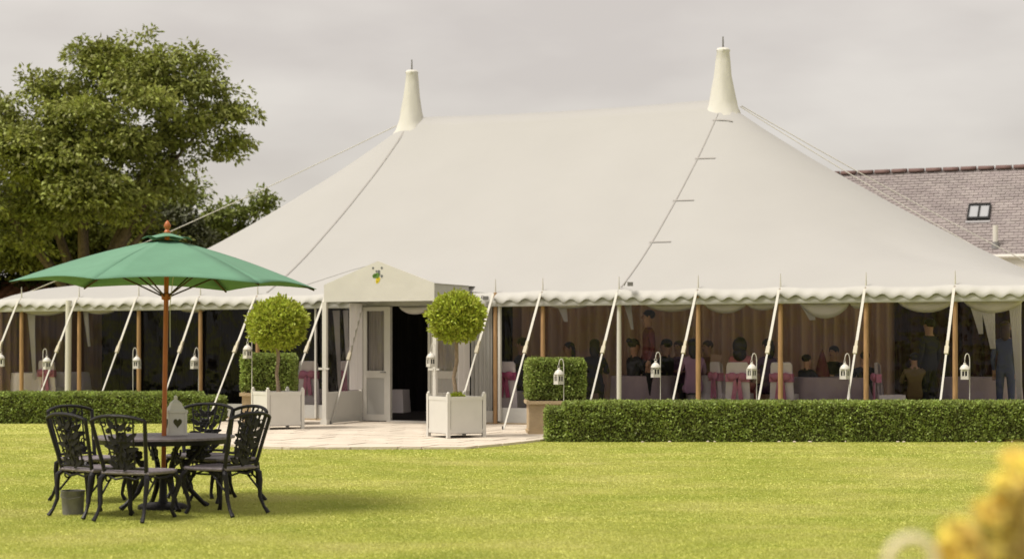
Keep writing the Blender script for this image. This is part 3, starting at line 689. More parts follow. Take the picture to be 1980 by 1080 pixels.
# ------------------------------------------------------------------ hanging lanterns on crooks
lan_mesh = {}
def lantern(p, label, first=[None]):
    if first[0] is None:
        t = thing('hanging_lantern', label, 'lantern', p, .3, 'small white lanterns hung along the marquee')
        b = MB(); b.box((0, 0, .008), (.125, .125, .016)); b.build('base', M['white_metal'], t)
        b = MB()
        for sx in (-1, 1):
            for sy in (-1, 1): b.box((sx * .05, sy * .05, .085), (.022, .022, .14))
        b.box((0, 0, .15), (.122, .122, .03)); b.box((0, 0, .035), (.118, .118, .04)); bd = b.build('body', M['white_metal'], t)
        q = MB(); q.box((0, 0, .095), (.09, .09, .1)); q.build('glazing', M['dark'], bd)
        for k in range(4):
            q = MB(); Mr = Matrix.Rotation(k * PI / 2, 3, 'Z'); q.box(Mr @ Vector((0, -.052, .095)), (.016, .012, .09), Mx=Mr); q.build('mullion', M['white_metal'], bd)
        b = MB(); b.lathe([(.082, .165), (.078, .18), (.06, .215), (.03, .24), (.022, .245), (.02, .27), (.012, .275)], n=12); b.build('roof', M['white_metal'], t)
        b = MB(); b.tube([(.022 * math.cos(a), 0, .29 + .022 * math.sin(a)) for a in np.linspace(0, 2 * PI, 13)], .004, 6, cap=False); b.build('ring', M['white_metal'], t)
        first[0] = t
    else:
        t = copy_tree(first[0]); t.location = p; t['label'] = label; t.rotation_euler[2] = random.uniform(0, 1.4)
    return t
def crook(p, H, side, label, first={}):
    if (side, round(H, 2)) not in first:
        t = thing('lantern_crook', label, 'stake', p, 0, 'white shepherd crook stakes')
        pts = [(0, 0, -.1), (0, 0, H - .12)] + [(side * (.04 - .04 * math.cos(a)), 0, H - .12 + .11 * math.sin(a)) for a in np.linspace(.3, PI * .97, 8)]
        b = MB(); b.tube(pts, .007, 8); b.build('rod', M['white_metal'], t)
        first[(side, round(H, 2))] = t
    else:
        t = copy_tree(first[(side, round(H, 2))]); t.location = p; t['label'] = label
    return t
LN = [ # crook x, depth, side of the hook, height, where
    (1277, 29.2, -1, 1.42, 'just right of the white tent pole'),
    (1463, 29.0, -1, 1.40, 'over the hedge, second wooden pole right of the white pole'),
    (1643, 28.8, -1, 1.40, 'over the hedge, third wooden pole right of the white pole'),
    (1875, 28.6, -1, 1.40, 'over the right hedge nearest the right edge'),
    (1090, 28.95, -1, 1.31, 'in front of the topiary cube in the sandstone planter'),
    (257, 35.4, 1, 1.46, 'over the left hedge just left of the parasol stem'),
    (384, 35.3, -1, 1.46, 'over the left hedge just right of the parasol stem'),
    (487, 32.3, -1, 1.70, 'against the left topiary cube'),
    (83, 35.6, 1, 1.44, 'over the left hedge before the white draped table'),
    (-6, 35.6, 1, 1.50, 'at the far left edge above the hedge'),
    (842, 31.5, -1, 1.56, 'by the right hand porch post')]
for x, D, sd_, H, wh in LN:
    p = GX(x, D); crook(p, H, sd_, 'white crook stake ' + wh)
    lantern(p + Vector((sd_ * .08, 0, H - .125 - .305)), 'white domed lantern hanging ' + wh)

# ------------------------------------------------------------------ banquet furniture and guests inside
FL = .29
def banquet_table(xi, y, r, label, m='cloth'):
    t = tl(xi, y); p = t2w(t, y, FL); o = thing('banquet_table', label, 'table', p, 0, 'round draped banquet tables')
    n = 64; rows = []
    for z, q in ((.75, r * .2), (.752, r * .9), (.745, r), (.6, r * 1.03), (.3, r * 1.05), (.02, r * 1.08)):
        rows.append([(q * (1 + (.05 * (.75 - z) / .75) * math.sin(14 * a)) * math.cos(a), q * (1 + (.05 * (.75 - z) / .75) * math.sin(14 * a)) * math.sin(a), z) for a in np.linspace(0, 2 * PI, n + 1)])
    b = MB(); b.grid(rows); b.add([rows[0][i] for i in range(n)], [tuple(range(n))]); b.build('tablecloth', M[m], o, sharp=60)
    b = MB(); b.tube([(0, 0, 0), (0, 0, .73)], .05, 8); b.build('pedestal', M['zinc'], o)
    return p
chair_first = {}
def banquet_chair(xi, y, rz, label, col='pink', fl=FL):
    t = tl(xi, y); p = t2w(t, y, fl)
    if col not in chair_first:
        o = thing('banquet_chair', label, 'chair', p, rz, 'white covered banquet chairs with bows')
        rows = []
        for z, wq, dq in ((.0, .25, .25), (.25, .235, .235), (.45, .225, .225)):
            rows.append([(x * wq, yq * dq - .0, z) for x, yq in ((-1, -1), (-.3, -1.04), (.3, -1.03), (1, -1), (1.03, 0), (1, 1), (0, 1.03), (-1, 1), (-1.03, 0), (-1, -1))])
        b = MB(); b.grid(rows); b.add(rows[2][:9], [tuple(range(9))])
        back = [[(x * q, -.225 - .06 * (z - .4) + dy, z) for x in (-1, -.5, 0, .5, 1)] for (z, q, dy) in ((.42, .225, 0), (.7, .21, 0), (.95, .2, 0), (1.01, .18, .0), (1.02, .16, .03), (.97, .19, .06), (.7, .2, .06), (.45, .21, .06))]
        b.grid(back); b.build('cover', M['cloth'], o, sharp=60)
        q = MB(); q.box((0, -.232, .74), (.44, .09, .15)); sb = q.build('sash', M[col], o)
        k = MB()
        for sx in (-1, 1):
            k.ball((sx * .09, -.30, .76), (.10, .04, .075), 10, 6); k.bar((sx * .02, -.29, .72), (sx * .07, -.29, .34), .08, .02, up=(0, 1, 0))
        k.ball((0, -.31, .76), (.035, .03, .04), 8, 6); k.build('bow', M[col], sb)
        chair_first[col] = o
    else:
        o = copy_tree(chair_first[col]); o.location = p; o.rotation_euler[2] = rz; o['label'] = label
    return p

def person(xi, y, label, pose, top, hair='hair', legs='suit', rz=0, hairst='short', sc=1.0, fl=FL, arms='rest', female=False):
    t = tl(xi, y); p = t2w(t, y, fl); o = thing('person', label, 'person', p, rz)
    seat = pose == 'seated'; dz = -.45 if seat else 0
    V = []; E = []; Rr = []
    def v(co, r, par=None):
        V.append(Vector(co)); Rr.append(r if isinstance(r, tuple) else (r, r))
        if par is not None: E.append((par, len(V) - 1))
        return len(V) - 1
    sh = .155 if female else .18
    pel = v((0, 0, .95 + dz), (.15, .12)); sp = v((0, .0, 1.14 + dz), (.125, .1), pel); ch = v((0, .0, 1.32 + dz), (.155, .115), sp)
    nk = v((0, .0, 1.475 + dz), .055, ch); hd = v((0, .015, 1.57 + dz), (.072, .09), nk); hm = v((0, .02, 1.66 + dz), (.08, .10), hd); v((0, .01, 1.74 + dz), (.055, .07), hm)
    wr = []
    for s in (-1, 1):
        shv = v((s * sh, 0, 1.40 + dz), .062, ch)
        if seat or arms == 'fwd': e = v((s * (sh + .07), .10, 1.18 + dz), .045, shv); w_ = v((s * .16, .34, 1.20 + dz), .03, e); hn = v((s * .15, .41, 1.21 + dz), .034, w_)
        else: e = v((s * (sh + .06), -.02, 1.12 + dz), .045, shv); w_ = v((s * (sh + .05), .07, .88 + dz), .03, e); hn = v((s * (sh + .05), .09, .81 + dz), .034, w_)
        wr.append((V[w_], V[hn], s))
        hp = v((s * .09, .0, .90 + dz), .095, pel)
        if seat: kn = v((s * .11, .44, .50), .065, hp); an = v((s * .11, .42, .10), .042, kn); v((s * .12, .57, .05), .038, an)
        else: kn = v((s * .1, .02, .50), .065, hp); an = v((s * .1, -.02, .10), .042, kn); v((s * .11, .14, .05), .038, an)
    me = bpy.data.meshes.new('body'); me.from_pydata(V, E, []); tmp = bpy.data.objects.new('body', me); COL.objects.link(tmp)
    tmp.modifiers.new('s', 'SKIN'); sv = me.skin_vertices[0].data
    for i, r in enumerate(Rr): sv[i].radius = r
    sv[0].use_root = True
    tmp.modifiers.new('u', 'SUBSURF').levels = 2
    bpy.context.view_layer.update()
    m2 = bpy.data.meshes.new_from_object(tmp.evaluated_get(bpy.context.evaluated_depsgraph_get()))
    bpy.data.objects.remove(tmp)
    # fingers and a nose joined to the body mesh
    b = MB(); b.v = [tuple(q.co) for q in m2.vertices]; b.f = [tuple(q.vertices) for q in m2.polygons]; b.mi = [0] * len(b.f); nb = len(b.f)
    for w_, hn, s in wr:
        d = (hn - w_).normalized(); sd2 = d.cross(Vector((0, 0, 1))); sd2 = sd2.normalized() if sd2.length > .1 else Vector((0, 1, 0))
        for q, (of, ln) in enumerate(((-.026, .06), (-.009, .075), (.009, .07), (.026, .052))):
            a = hn + sd2 * of; b.tube([a - d * .01, a + d * ln * .55 + Vector((0, 0, -.006)), a + d * ln + Vector((0, 0, -.02))], [.009, .008, .006], 6)
        b.tube([w_ + d * .03 - sd2 * s * .02, w_ + d * .06 - sd2 * s * .05, w_ + d * .09 - sd2 * s * .055], [.011, .009, .007], 6)
    b.ball((0, .112, 1.635 + dz), (.013, .02, .022), 8, 6)
    for s in (-1, 1): b.ball((s * .082, .01, 1.645 + dz), (.012, .02, .03), 6, 5)
    for i, f in enumerate(b.f):
        c = sum((Vector(b.v[k]) for k in f), Vector()) / len(f); k = 0
        if c.z > 1.47 + dz or any((c - hn).length < .12 for _, hn, _ in wr): k = 1
        elif (c.z < .93 + dz and not seat) or (seat and (c.z < .56 and c.y > .1 or c.z < .4)): k = 2
        b.mi[i] = k
    ob = b.build('body', [M[top], M['skin'], M[legs]], o, sharp=180)
    q = MB()
    for s in (-1, 1): q.ball((s * .03, .098, 1.665 + dz), (.012, .008, .007), 6, 5)
    q.build('eyes', M['dark'], o)
    q = MB(); q.ball((0, .095, 1.59 + dz), (.024, .010, .007), 8, 5); q.build('mouth', M['maroon'], o)
    q = MB(); q.ball((0, -.012, 1.69 + dz), (.095, .108, .085), 12, 8)
    if hairst == 'big': q.ball((0, -.05, 1.62 + dz), (.13, .11, .15), 12, 8); q.ball((0, -.06, 1.48 + dz), (.12, .09, .12), 10, 8)
    if hairst == 'bun': q.ball((0, -.10, 1.74 + dz), (.055, .055, .05), 8, 6)
    if hairst == 'long': q.ball((0, -.065, 1.58 + dz), (.095, .07, .16), 10, 8)
    q.build('hair', M[hair], o, sharp=180)
    o.scale = (sc, sc, sc)
    return o
yT = lambda d: -W + d
FC = -TH
banquet_table(1385, yT(2.3), .55, 'white draped round table before the guest with big dark hair')
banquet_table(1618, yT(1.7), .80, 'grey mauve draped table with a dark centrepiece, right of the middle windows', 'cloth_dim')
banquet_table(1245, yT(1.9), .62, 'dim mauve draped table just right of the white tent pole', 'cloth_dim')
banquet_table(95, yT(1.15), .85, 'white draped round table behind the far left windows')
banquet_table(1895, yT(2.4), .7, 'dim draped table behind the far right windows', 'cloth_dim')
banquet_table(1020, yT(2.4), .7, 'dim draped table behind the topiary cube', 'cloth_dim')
for xi, d, rz, lb, col in (
    (1430, .95, R(8), 'white covered chair with pink bow under the guest with big dark hair', 'pink'),
    (1406, 1.7, R(-45), 'white covered chair with pink bow at the left of the white draped table', 'pink'),
    (1520, 1.05, R(-5), 'white covered chair with pink bow beside the wooden pole, left of the grey table', 'pink'),
    (1722, 1.1, R(-70), 'white covered chair with pink bow seen side on, right of the grey table', 'pink'),
    (985, .75, R(5), 'white covered chair with deep pink bow left of the right sandstone planter', 'magenta'),
    (764, 1.1, R(-80), 'white covered chair with deep pink bow just inside the doorway', 'magenta'),
    (606, .8, R(5), 'white covered chair with pink bow right of the left bay tree', 'pink'),
    (104, .55, R(0), 'white covered chair with pink bow at the far left table', 'pink'),
    (688, .9, R(-20), 'white covered chair with pink bow behind the porch side window', 'pink')):
    banquet_chair(xi, yT(d), rz + FC, lb, col)
person(1254, yT(1.5), 'standing person in maroon shirt with short dark hair', 'standing', 'maroon', rz=R(100), sc=1.13)
person(1432, yT(1.1), 'seated person with big dark hair and rose dress, seen from behind', 'seated', 'rose', legs='rose', rz=FC, hairst='big', sc=1.08, female=True, fl=FL + .05)
person(1484, yT(2.2), 'seated person in plum top right of the guest with big dark hair', 'seated', 'plum', rz=FC + R(60), hairst='long', sc=1.10, female=True)
person(1226, yT(1.6), 'seated person in charcoal clothes just right of the white tent pole', 'seated', 'grey_dk', rz=FC - R(40), hairst='bun', sc=1.10, female=True)
person(1150, yT(1.8), 'seated person in black with long hair left of the white tent pole', 'seated', 'suit', rz=FC + R(20), hairst='long', sc=1.10, female=True)
person(1288, yT(2.1), 'seated person in black suit below the standing guest', 'seated', 'suit', rz=FC + R(80), sc=1.10)
person(1340, yT(1.5), 'seated person in lilac shawl and black dress beside a wooden pole', 'seated', 'lilac', legs='suit', rz=FC + R(30), hairst='long', sc=1.10, female=True)
person(1368, yT(3.0), 'seated person in maroon holding a card', 'seated', 'maroon', hair='hair_br', rz=FC + R(150), sc=1.08)
person(1312, yT(3.2), 'seated person with brown hair in plum, far side of the mauve table', 'seated', 'plum', hair='hair_br', rz=FC + R(170), hairst='long', sc=1.08, female=True)
person(1612, yT(2.9), 'seated person in black beyond the grey table', 'seated', 'suit', rz=FC + R(160), sc=1.0)
person(1560, yT(1.2), 'seated person in black bending at the left of the grey table', 'seated', 'suit', rz=FC - R(30), sc=.88)
person(1672, yT(1.3), 'seated person in black right of the grey table', 'seated', 'suit', rz=FC + R(30), sc=.92)
person(1797, yT(2.0), 'standing person in black suit seen through the right windows', 'standing', 'suit', rz=FC + R(60), sc=1.02)
person(1768, yT(1.8), 'seated person in olive beside the standing guest in black', 'seated', 'olive', legs='olive', rz=FC + R(20), sc=.9)
person(1944, yT(1.1), 'person in blue dress at the far right window', 'standing', 'blue', legs='blue', hair='hair_br', rz=FC, hairst='long', sc=.98, female=True)
person(1010, yT(1.5), 'seated person in charcoal behind the pole left of the sandstone planter', 'seated', 'grey_dk', rz=FC + R(90), sc=1.12)
person(1100, yT(2.5), 'seated person in plum above the right topiary cube', 'seated', 'plum', rz=FC + R(140), hairst='long', sc=1.06, female=True)
# centrepieces
for xi, d, m_, lb in ((1590, 1.5, 'maroon', 'dark red folded napkin cone on the grey mauve table'), (62, 1.5, 'cloth', 'tall white vase on the far left table')):
    p = t2w(tl(xi, yT(d)), yT(d), FL + .755)
    b = MB(); b.lathe([(.14, 0), (.10, .2), (.05, .38), (.008, .5)] if m_ == 'maroon' else [(.09, 0), (.085, .2), (.09, .36), (.075, .36)], n=14); o = b.build('napkin_cone' if m_ == 'maroon' else 'vase', M[m_]); o.location = p; tag(o, lb, 'napkin' if m_ == 'maroon' else 'vase')
p = t2w(tl(1385, yT(2.2)), yT(2.2), 0); b = MB(); b.box((0, 0, 0), (.22, .01, .30)); o = b.build('menu_card', M['lining']); o.location = t2w(tl(1384, yT(2.7)), yT(2.7), 1.30); o.rotation_euler = (R(12), R(8), FC); tag(o, 'pale menu card held up beside the guest in maroon', 'card')

# ------------------------------------------------------------------ house behind on the right
DHs = 55.0
hs = thing('house', 'stone house with slate roof rising behind the right end of the marquee', 'house', PX(1620, HOR, DHs) * Vector((1, 1, 0)) if False else Vector(((1620 - 990) / FPX * DHs, DHs, gz(60))), R(-21))
zr = CAMZ + (HOR - 337) / FPX * DHs - gz(60); pitch = R(38); slope_d = 3.6     # local x along the ridge, -y towards the camera
zev = zr - slope_d * math.tan(pitch); x0h, x1h = -2.5, 13
Mr = Matrix.Rotation(pitch, 3, 'X')       # maps local (x, run, 0) onto the front slope
def on_roof(x, run, lift=0): return Vector((x, -run * math.cos(pitch), zr - run * math.sin(pitch))) + Vector((0, -math.sin(pitch), math.cos(pitch))) * lift
Ls = slope_d / math.cos(pitch)
b = MB(); vs = [on_roof(x0h, 0), on_roof(x1h, 0), on_roof(x1h, Ls), on_roof(x0h, Ls)]; bk = [Vector((x0h, slope_d, zev)), Vector((x1h, slope_d, zev))]
b.add(vs + bk, [(0, 3, 2, 1), (0, 1, 5, 4)]); rf = b.build('roof', M['slate'], hs, smooth=False)
Vs = []; Fs = []; rows_n = 32; rw = Ls / rows_n; cw = .26
for j in range(rows_n):
    for i in range(int((x1h - x0h) / cw)):
        xx = x0h + i * cw + (cw / 2 if j % 2 else 0); ra = (j) * rw; rb_ = (j + 1) * rw + .02; l0 = .008 + random.uniform(0, .006); l1 = .024 + random.uniform(0, .012); g = .008
        q = [on_roof(xx + g, ra, l0), on_roof(xx + cw - g, ra, l0), on_roof(xx + cw - g, rb_, l1), on_roof(xx + g, rb_, l1), on_roof(xx + cw - g, rb_, 0), on_roof(xx + g, rb_, 0)]
        k = len(Vs); Vs += q; Fs += [(k, k + 3, k + 2, k + 1), (k + 3, k + 5, k + 4, k + 2)]
b = MB(); b.add(Vs, Fs); sl = b.build('slates', M['slate'], rf, smooth=False); sl['kind'] = 'stuff'
prev = None
for i in range(int((x1h - x0h) / .52)):
    xx = x0h + i * .52
    if prev is None:
        b = MB(); b.grid([[(u, .13 * math.sin(a), .10 * math.cos(a) - .02) for a in np.linspace(-1.7, 1.7, 8)] for u in (0, .465)]); prev = b.build('ridge_tile', M['ridge'], rf); o = prev; o.modifiers.new('t', 'SOLIDIFY').thickness = .02
    else: o = prev.copy(); link(o, rf)
    o.location = (xx + .01, 0, zr + .0); o.rotation_euler = (random.uniform(-.03, .03), random.uniform(-.01, .01), 0)
b = MB(); b.box(((x0h + x1h) / 2, 0, zev / 2 - .1), (x1h - x0h - .5, 2 * slope_d - .7, zev - .2)); b.build('wall', M['render'], hs, smooth=False)
b = MB(); b.box(((x0h + x1h) / 2, -slope_d - .03, zev - .52), (x1h - x0h, .04, 1.1)); b.build('fascia', M['paint'], hs, smooth=False)
b = MB(); b.tube([(x0h, -slope_d - .10, zev - .03), (x1h, -slope_d - .10, zev - .05)], .06, 8); b.build('gutter', M['paint'], hs)
def inv_house(xi, yi):
    best = None
    Mw = Matrix.Translation(Vector(((1620 - 990) / FPX * DHs, DHs, gz(60)))) @ Matrix.Rotation(R(-21), 4, 'Z')
    for x in np.arange(-2, 12, .05):
        for r in np.arange(.2, Ls, .06):
            q = Mw @ on_roof(x, r); e = (990 + FPX * q.x / q.y - xi) ** 2 + (HOR - FPX * (q.z - CAMZ) / q.y - yi) ** 2
            if best is None or e < best[0]: best = (e, x, r)
    return best[1], best[2]
xs, rs = inv_house(1893, 414)
b = MB()
fr = rf
def rbox(b, x, r, dx, dr, lift, th): 
    c = on_roof(x, r, lift); return b.box(c, (dx, dr, th), Mx=Mr)
b = MB()
for (ox, orr, dx, dr) in ((0, -.36, .64, .06), (0, .36, .64, .10), (-.30, 0, .05, .66), (.30, 0, .05, .66), (0, 0, .05, .66)): rbox(b, xs + ox, rs + orr, dx, dr, .06, .09 + (.01 if dx > .5 else 0))
rl = b.build('rooflight', M['dark'], hs, smooth=False)
for ox in (-.15, .15): q = MB(); rbox(q, xs + ox, rs, .25, .66, .06, .02); q.build('pane', M['gl_dark'], rl, smooth=False)
q = MB(); rbox(q, xs, rs + .47, .70, .10, .04, .015); q.build('flashing', M['lead'], rl, smooth=False)
xs, rs = inv_house(1925, 478); c = on_roof(xs, rs)
b = MB(); b.tube([c + Vector((0, -.02, .15)), c + Vector((0, -.02, .62))], .075, 12); fp = b.build('flue', M['paint'], hs)
q = MB(); q.lathe([(.13, -.05), (.11, .06), (.08, .18)], c, 12); q.build('collar', M['zinc'], fp)
# low tiled outbuilding behind the left end
DB = 47.5; p = GX(-40, DB)
ob_ = thing('outbuilding', 'low outbuilding with clay tiled roof behind the far left of the marquee', 'outbuilding', p, R(-14))
zr2, zw = 3.2, 2.2
b = MB(); b.box((0, 2.2, zw / 2), (7, 3.6, zw)); b.build('wall', M['plinth'], ob_, smooth=False)
b = MB(); b.add([(-3.7, 0, zw), (3.7, 0, zw), (3.7, 2.2, zr2), (-3.7, 2.2, zr2), (-3.7, 4.4, zw), (3.7, 4.4, zw)], [(0, 1, 2, 3), (3, 2, 5, 4)]); r2 = b.build('roof', M['clay'], ob_, smooth=False)
pr = None; an = math.atan2(zr2 - zw, 2.2); ll = math.hypot(zr2 - zw, 2.2)
for j in range(7):
    for i in range(24):
        if pr is None:
            b = MB(); b.grid([[(u, v, .02 + .035 * math.sin((u / .3) * 2 * PI) + (.0 if v else .03)) for u in np.linspace(0, .3, 7)] for v in (0, .38)]); pr = b.build('roof_tile', M['clay'], r2); o = pr
        else: o = pr.copy(); link(o, r2)
        o.location = (-3.6 + i * .3, j * .35 * math.cos(an), zw + j * .35 * math.sin(an) + .01); o.rotation_euler = (an, random.uniform(-.02, .02), 0)

for o, base in ((big_tree, GX(150, D1)), (little_tree, GX(385, D2)), (sh_, GX(120, 50.2))):
    o.location = base
    for ch in kids(o): ch.location = -base
# ------------------------------------------------------------------ garden table, chairs, parasol
DT = 16.9; CT = GX(318, DT)
tb_ = thing('garden_table', 'round cast metal garden table under the green parasol', 'table', CT)
TZ = .70; TR = .67
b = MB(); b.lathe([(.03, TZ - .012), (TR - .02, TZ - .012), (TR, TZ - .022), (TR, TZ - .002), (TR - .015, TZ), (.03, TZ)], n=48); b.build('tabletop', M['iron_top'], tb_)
b = MB(); b.lathe([(TR - .06, TZ - .07), (TR - .05, TZ - .013), (TR - .035, TZ - .013), (TR - .045, TZ - .07)], n=40, cap=False); b.build('apron', M['iron'], tb_)
def flower(b, c, r, ax='y'):
    c = Vector(c)
    for k in range(5):
        a = k * 2 * PI / 5; o = Vector((math.cos(a), 0, math.sin(a))) * r * .55
        b.ball(c + o, (r * .5, .012, r * .5), 8, 5)
    b.ball(c, (r * .4, .018, r * .4), 8, 5)
leg0 = None
for k in range(4):
    a = k * PI / 2 + .5
    if leg0 is None:
        b = MB(); b.tube([(.40, 0, TZ - .03), (.34, 0, .55), (.22, 0, .42), (.19, 0, .32), (.26, 0, .17), (.38, 0, .05), (.43, 0, .012)], [.022, .024, .026, .028, .026, .022, .03], 8)
        b.tube([(.55, 0, TZ - .03), (.42, 0, .60), (.36, 0, .56)], [.014, .013, .01], 6)
        b.tube([(.20 + .05 * math.cos(q), 0, .30 + .05 * math.sin(q)) for q in np.linspace(0, 5.2, 10)], .010, 6)
        b.tube([(.44 + .055 * math.cos(q), 0, .58 + .055 * math.sin(q)) for q in np.linspace(1, 6.5, 10)], .011, 6)
        flower(b, (.36, 0, .50), .06); flower(b, (.26, 0, .52), .05)
        for (x, z, q) in ((.30, .58, .4), (.42, .50, -.5), (.22, .45, 1.0)): b.ball((x, 0, z), (.05, .012, .022), 8, 4)
        leg0 = b.build('leg', M['iron'], tb_); o = leg0
    else: o = leg0.copy(); link(o, tb_)
    o.rotation_euler = (0, 0, a)
b = MB(); b.tube([(.21 * math.cos(a), .21 * math.sin(a), .36) for a in np.linspace(0, 2 * PI, 25)], .014, 6, cap=False); b.build('stretcher_ring', M['iron'], tb_)

def garden_chair():
    t = thing('garden_chair', '', 'chair', (0, 0, 0), 0, 'black cast metal rose back garden chairs')
    SH = .43
    # seat: openwork casting - rim, slats and rings
    b = MB(); prof_ = [(-.205, -.20), (.205, -.20), (.235, .12), (.20, .22), (.10, .245), (-.10, .245), (-.20, .22), (-.235, .12)]
    n = len(prof_); b.add([(x, y, SH) for x, y in prof_] + [(x, y, SH - .022) for x, y in prof_] , [tuple(range(n)), tuple(range(2 * n - 1, n - 1, -1))] + [(i, i + n, (i + 1) % n + n, (i + 1) % n) for i in range(n)])
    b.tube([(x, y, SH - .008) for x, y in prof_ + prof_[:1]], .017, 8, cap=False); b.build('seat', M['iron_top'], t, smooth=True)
    def bp(u, z):   # back surface: u across (-1..1), z height above the seat 0..0.5
        wv = .185 + .055 * (z / .48); return Vector((u * wv, -.20 - .12 * (z / .48) - .035 * (1 - u * u) * (z / .48), SH + z))
    H = .475
    b = MB()
    arch = [bp(-1, z) for z in np.linspace(0, H - .03, 7)] + [bp(u, H - .03 + .045 * (1 - abs(u) ** 2.5)) for u in np.linspace(-.93, .93, 11)] + [bp(1, z) for z in np.linspace(H - .03, 0, 7)]
    b.tube(arch, [.0165] * len(arch), 8); b.tube([bp(u, .03) for u in np.linspace(-1, 1, 6)], .013, 6); b.build('back_frame', M['iron'], t)
    # openwork: bars, stems, roses and leaves
    b = MB()
    for u in (-.62, -.30, .30, .62):
        b.tube([bp(u * (.75 + .25 * z / H), z) for z in np.linspace(.03, H + .008 - .03 * abs(u), 6)], .0075, 6)
    b.build('back_bars', M['iron'], t)['kind'] = 'stuff'
    b = MB()
    def disc(u, z, r):
        c = bp(u, z)
        for k in range(6):
            a = k * PI / 3 + u; b.ball(c + Vector((math.cos(a) * r * .6, .004, math.sin(a) * r * .6)), (r * .48, .011, r * .48), 7, 4)
        b.ball(c, (r * .45, .018, r * .45), 7, 4)
    def lf(u, z, a, L=.055):
        c = bp(u, z); Mx = Matrix.Rotation(a, 3, 'Y'); n = 8
        ring = [Mx @ Vector((L * math.cos(q), 0, L * .42 * math.sin(q) * (1 - .4 * math.cos(q)))) + c for q in np.linspace(0, 2 * PI, n, endpoint=False)]
        b.add([p_ + Vector((0, .007, 0)) for p_ in ring] + [p_ - Vector((0, .007, 0)) for p_ in ring], [tuple(range(n)), tuple(range(2 * n - 1, n - 1, -1))] + [(i, (i + 1) % n, (i + 1) % n + n, i + n) for i in range(n)])
    b.tube([bp(.02, .03), bp(-.08, .12), bp(.06, .22), bp(-.05, .32), bp(.0, .43), bp(0, H + .01)], .011, 6)
    disc(.10, .30, .052); disc(-.16, .20, .046); disc(.18, .13, .04); disc(-.02, .39, .034); disc(-.38, .36, .026); disc(.42, .38, .026)
    for u, z, a in ((.30, .24, .4), (-.28, .28, 2.4), (-.30, .12, 3.5), (.32, .06, .6), (-.10, .08, 1.9), (.22, .40, .9), (-.24, .42, 2.2), (.05, .17, -.9), (-.45, .22, 2.9), (.48, .20, .2), (.1, .06, 1.2), (-.48, .07, 2.6), (.5, .31, .7)): lf(u, z, -a)
    for u, z, s in ((.46, .14, 1), (-.46, .15, -1), (.52, .40, 1), (-.52, .41, -1)):
        c = bp(u, z); b.tube([c + Vector((s * .03 * math.cos(q) * (1 - q / 9), 0, .03 * math.sin(q) * (1 - q / 9))) for q in np.linspace(0, 5.5, 10)], .0065, 6)
    b.build('rose_panel', M['iron'], t)['kind'] = 'stuff'
    for sx in (-1, 1):
        b = MB(); b.tube([(sx * .19, .185, SH - .015), (sx * .225, .225, .36), (sx * .225, .23, .30), (sx * .195, .20, .16), (sx * .185, .19, .07), (sx * .20, .215, .012)], [.022, .026, .025, .017, .014, .020], 8)
        q = [(sx * .19, .18, .40), (sx * .15, .18, .35), (sx * .175, .19, .28)]; b.tube([(sx * (.135 + .032 * math.cos(a)), .205, .365 + .03 * math.sin(a)) for a in np.linspace(0, 5.6, 9)], .008, 6); b.tube([(sx * .08, .21, .405), (sx * .14, .205, .32), (sx * .195, .20, .235)], .009, 6)
        b.ball((sx * .165, .205, .335), (.028, .01, .028), 7, 4); b.build('leg', M['iron'], t)
        b = MB(); b.tube([(sx * .18, -.185, SH - .015), (sx * .205, -.225, .375), (sx * .205, -.235, .30), (sx * .195, -.24, .16), (sx * .205, -.275, .07), (sx * .215, -.315, .012)], [.02, .023, .021, .016, .014, .019], 8)
        b.tube([(sx * .20, -.13 + .03 * math.cos(a), .37 + .03 * math.sin(a)) for a in np.linspace(0, 5.6, 9)], .008, 6); b.tube([(sx * .195, -.05, .405), (sx * .20, -.13, .32), (sx * .20, -.215, .235)], .009, 6); b.build('leg', M['iron'], t)
    b = MB()
    for sy, xx in ((.205, .17), (-.195, .165)): b.tube([(-xx, sy, .40), (-.09, sy, .365), (0, sy, .385), (.09, sy, .365), (xx, sy, .40)], .010, 6)
    for sx in (-1, 1): b.tube([(sx * .2, -.18, .40), (sx * .205, -.06, .375), (sx * .205, .08, .375), (sx * .2, .18, .40)], .010, 6)
    b.build('seat_apron', M['iron'], t)['kind'] = 'stuff'
    return t
chair0 = garden_chair()
# offsets from the table centre (m) and facing direction (degrees, 0 = away from the camera, positive = to the left)
CH = [(-.50, -.66, -38, 'black rose back garden chair at front left with the zinc bucket behind its legs'),
      (-.03, -1.02, -20, 'black rose back garden chair nearest the camera, left of the parasol stem'),
      (.64, -.52, 58, 'black rose back garden chair at front right, back turned to the patio'),
      (.44, .72, 136, 'black rose back garden chair half hidden behind the front right chair'),
      (.10, 1.2, 172, 'black rose back garden chair beyond the table, right of the table lantern'),
      (-.88, .75, -128, 'black rose back garden chair at back left, hidden but for its top rail')]
for i, (dx, dy, rz, lb) in enumerate(CH):
    o = chair0 if i == 0 else copy_tree(chair0)
    o.location = CT + Vector((dx, dy, 0)); o.location.z = gz(DT + dy); o.rotation_euler = (0, 0, R(rz)); o.scale = (1.16, 1.1, 1.03); o['label'] = lb

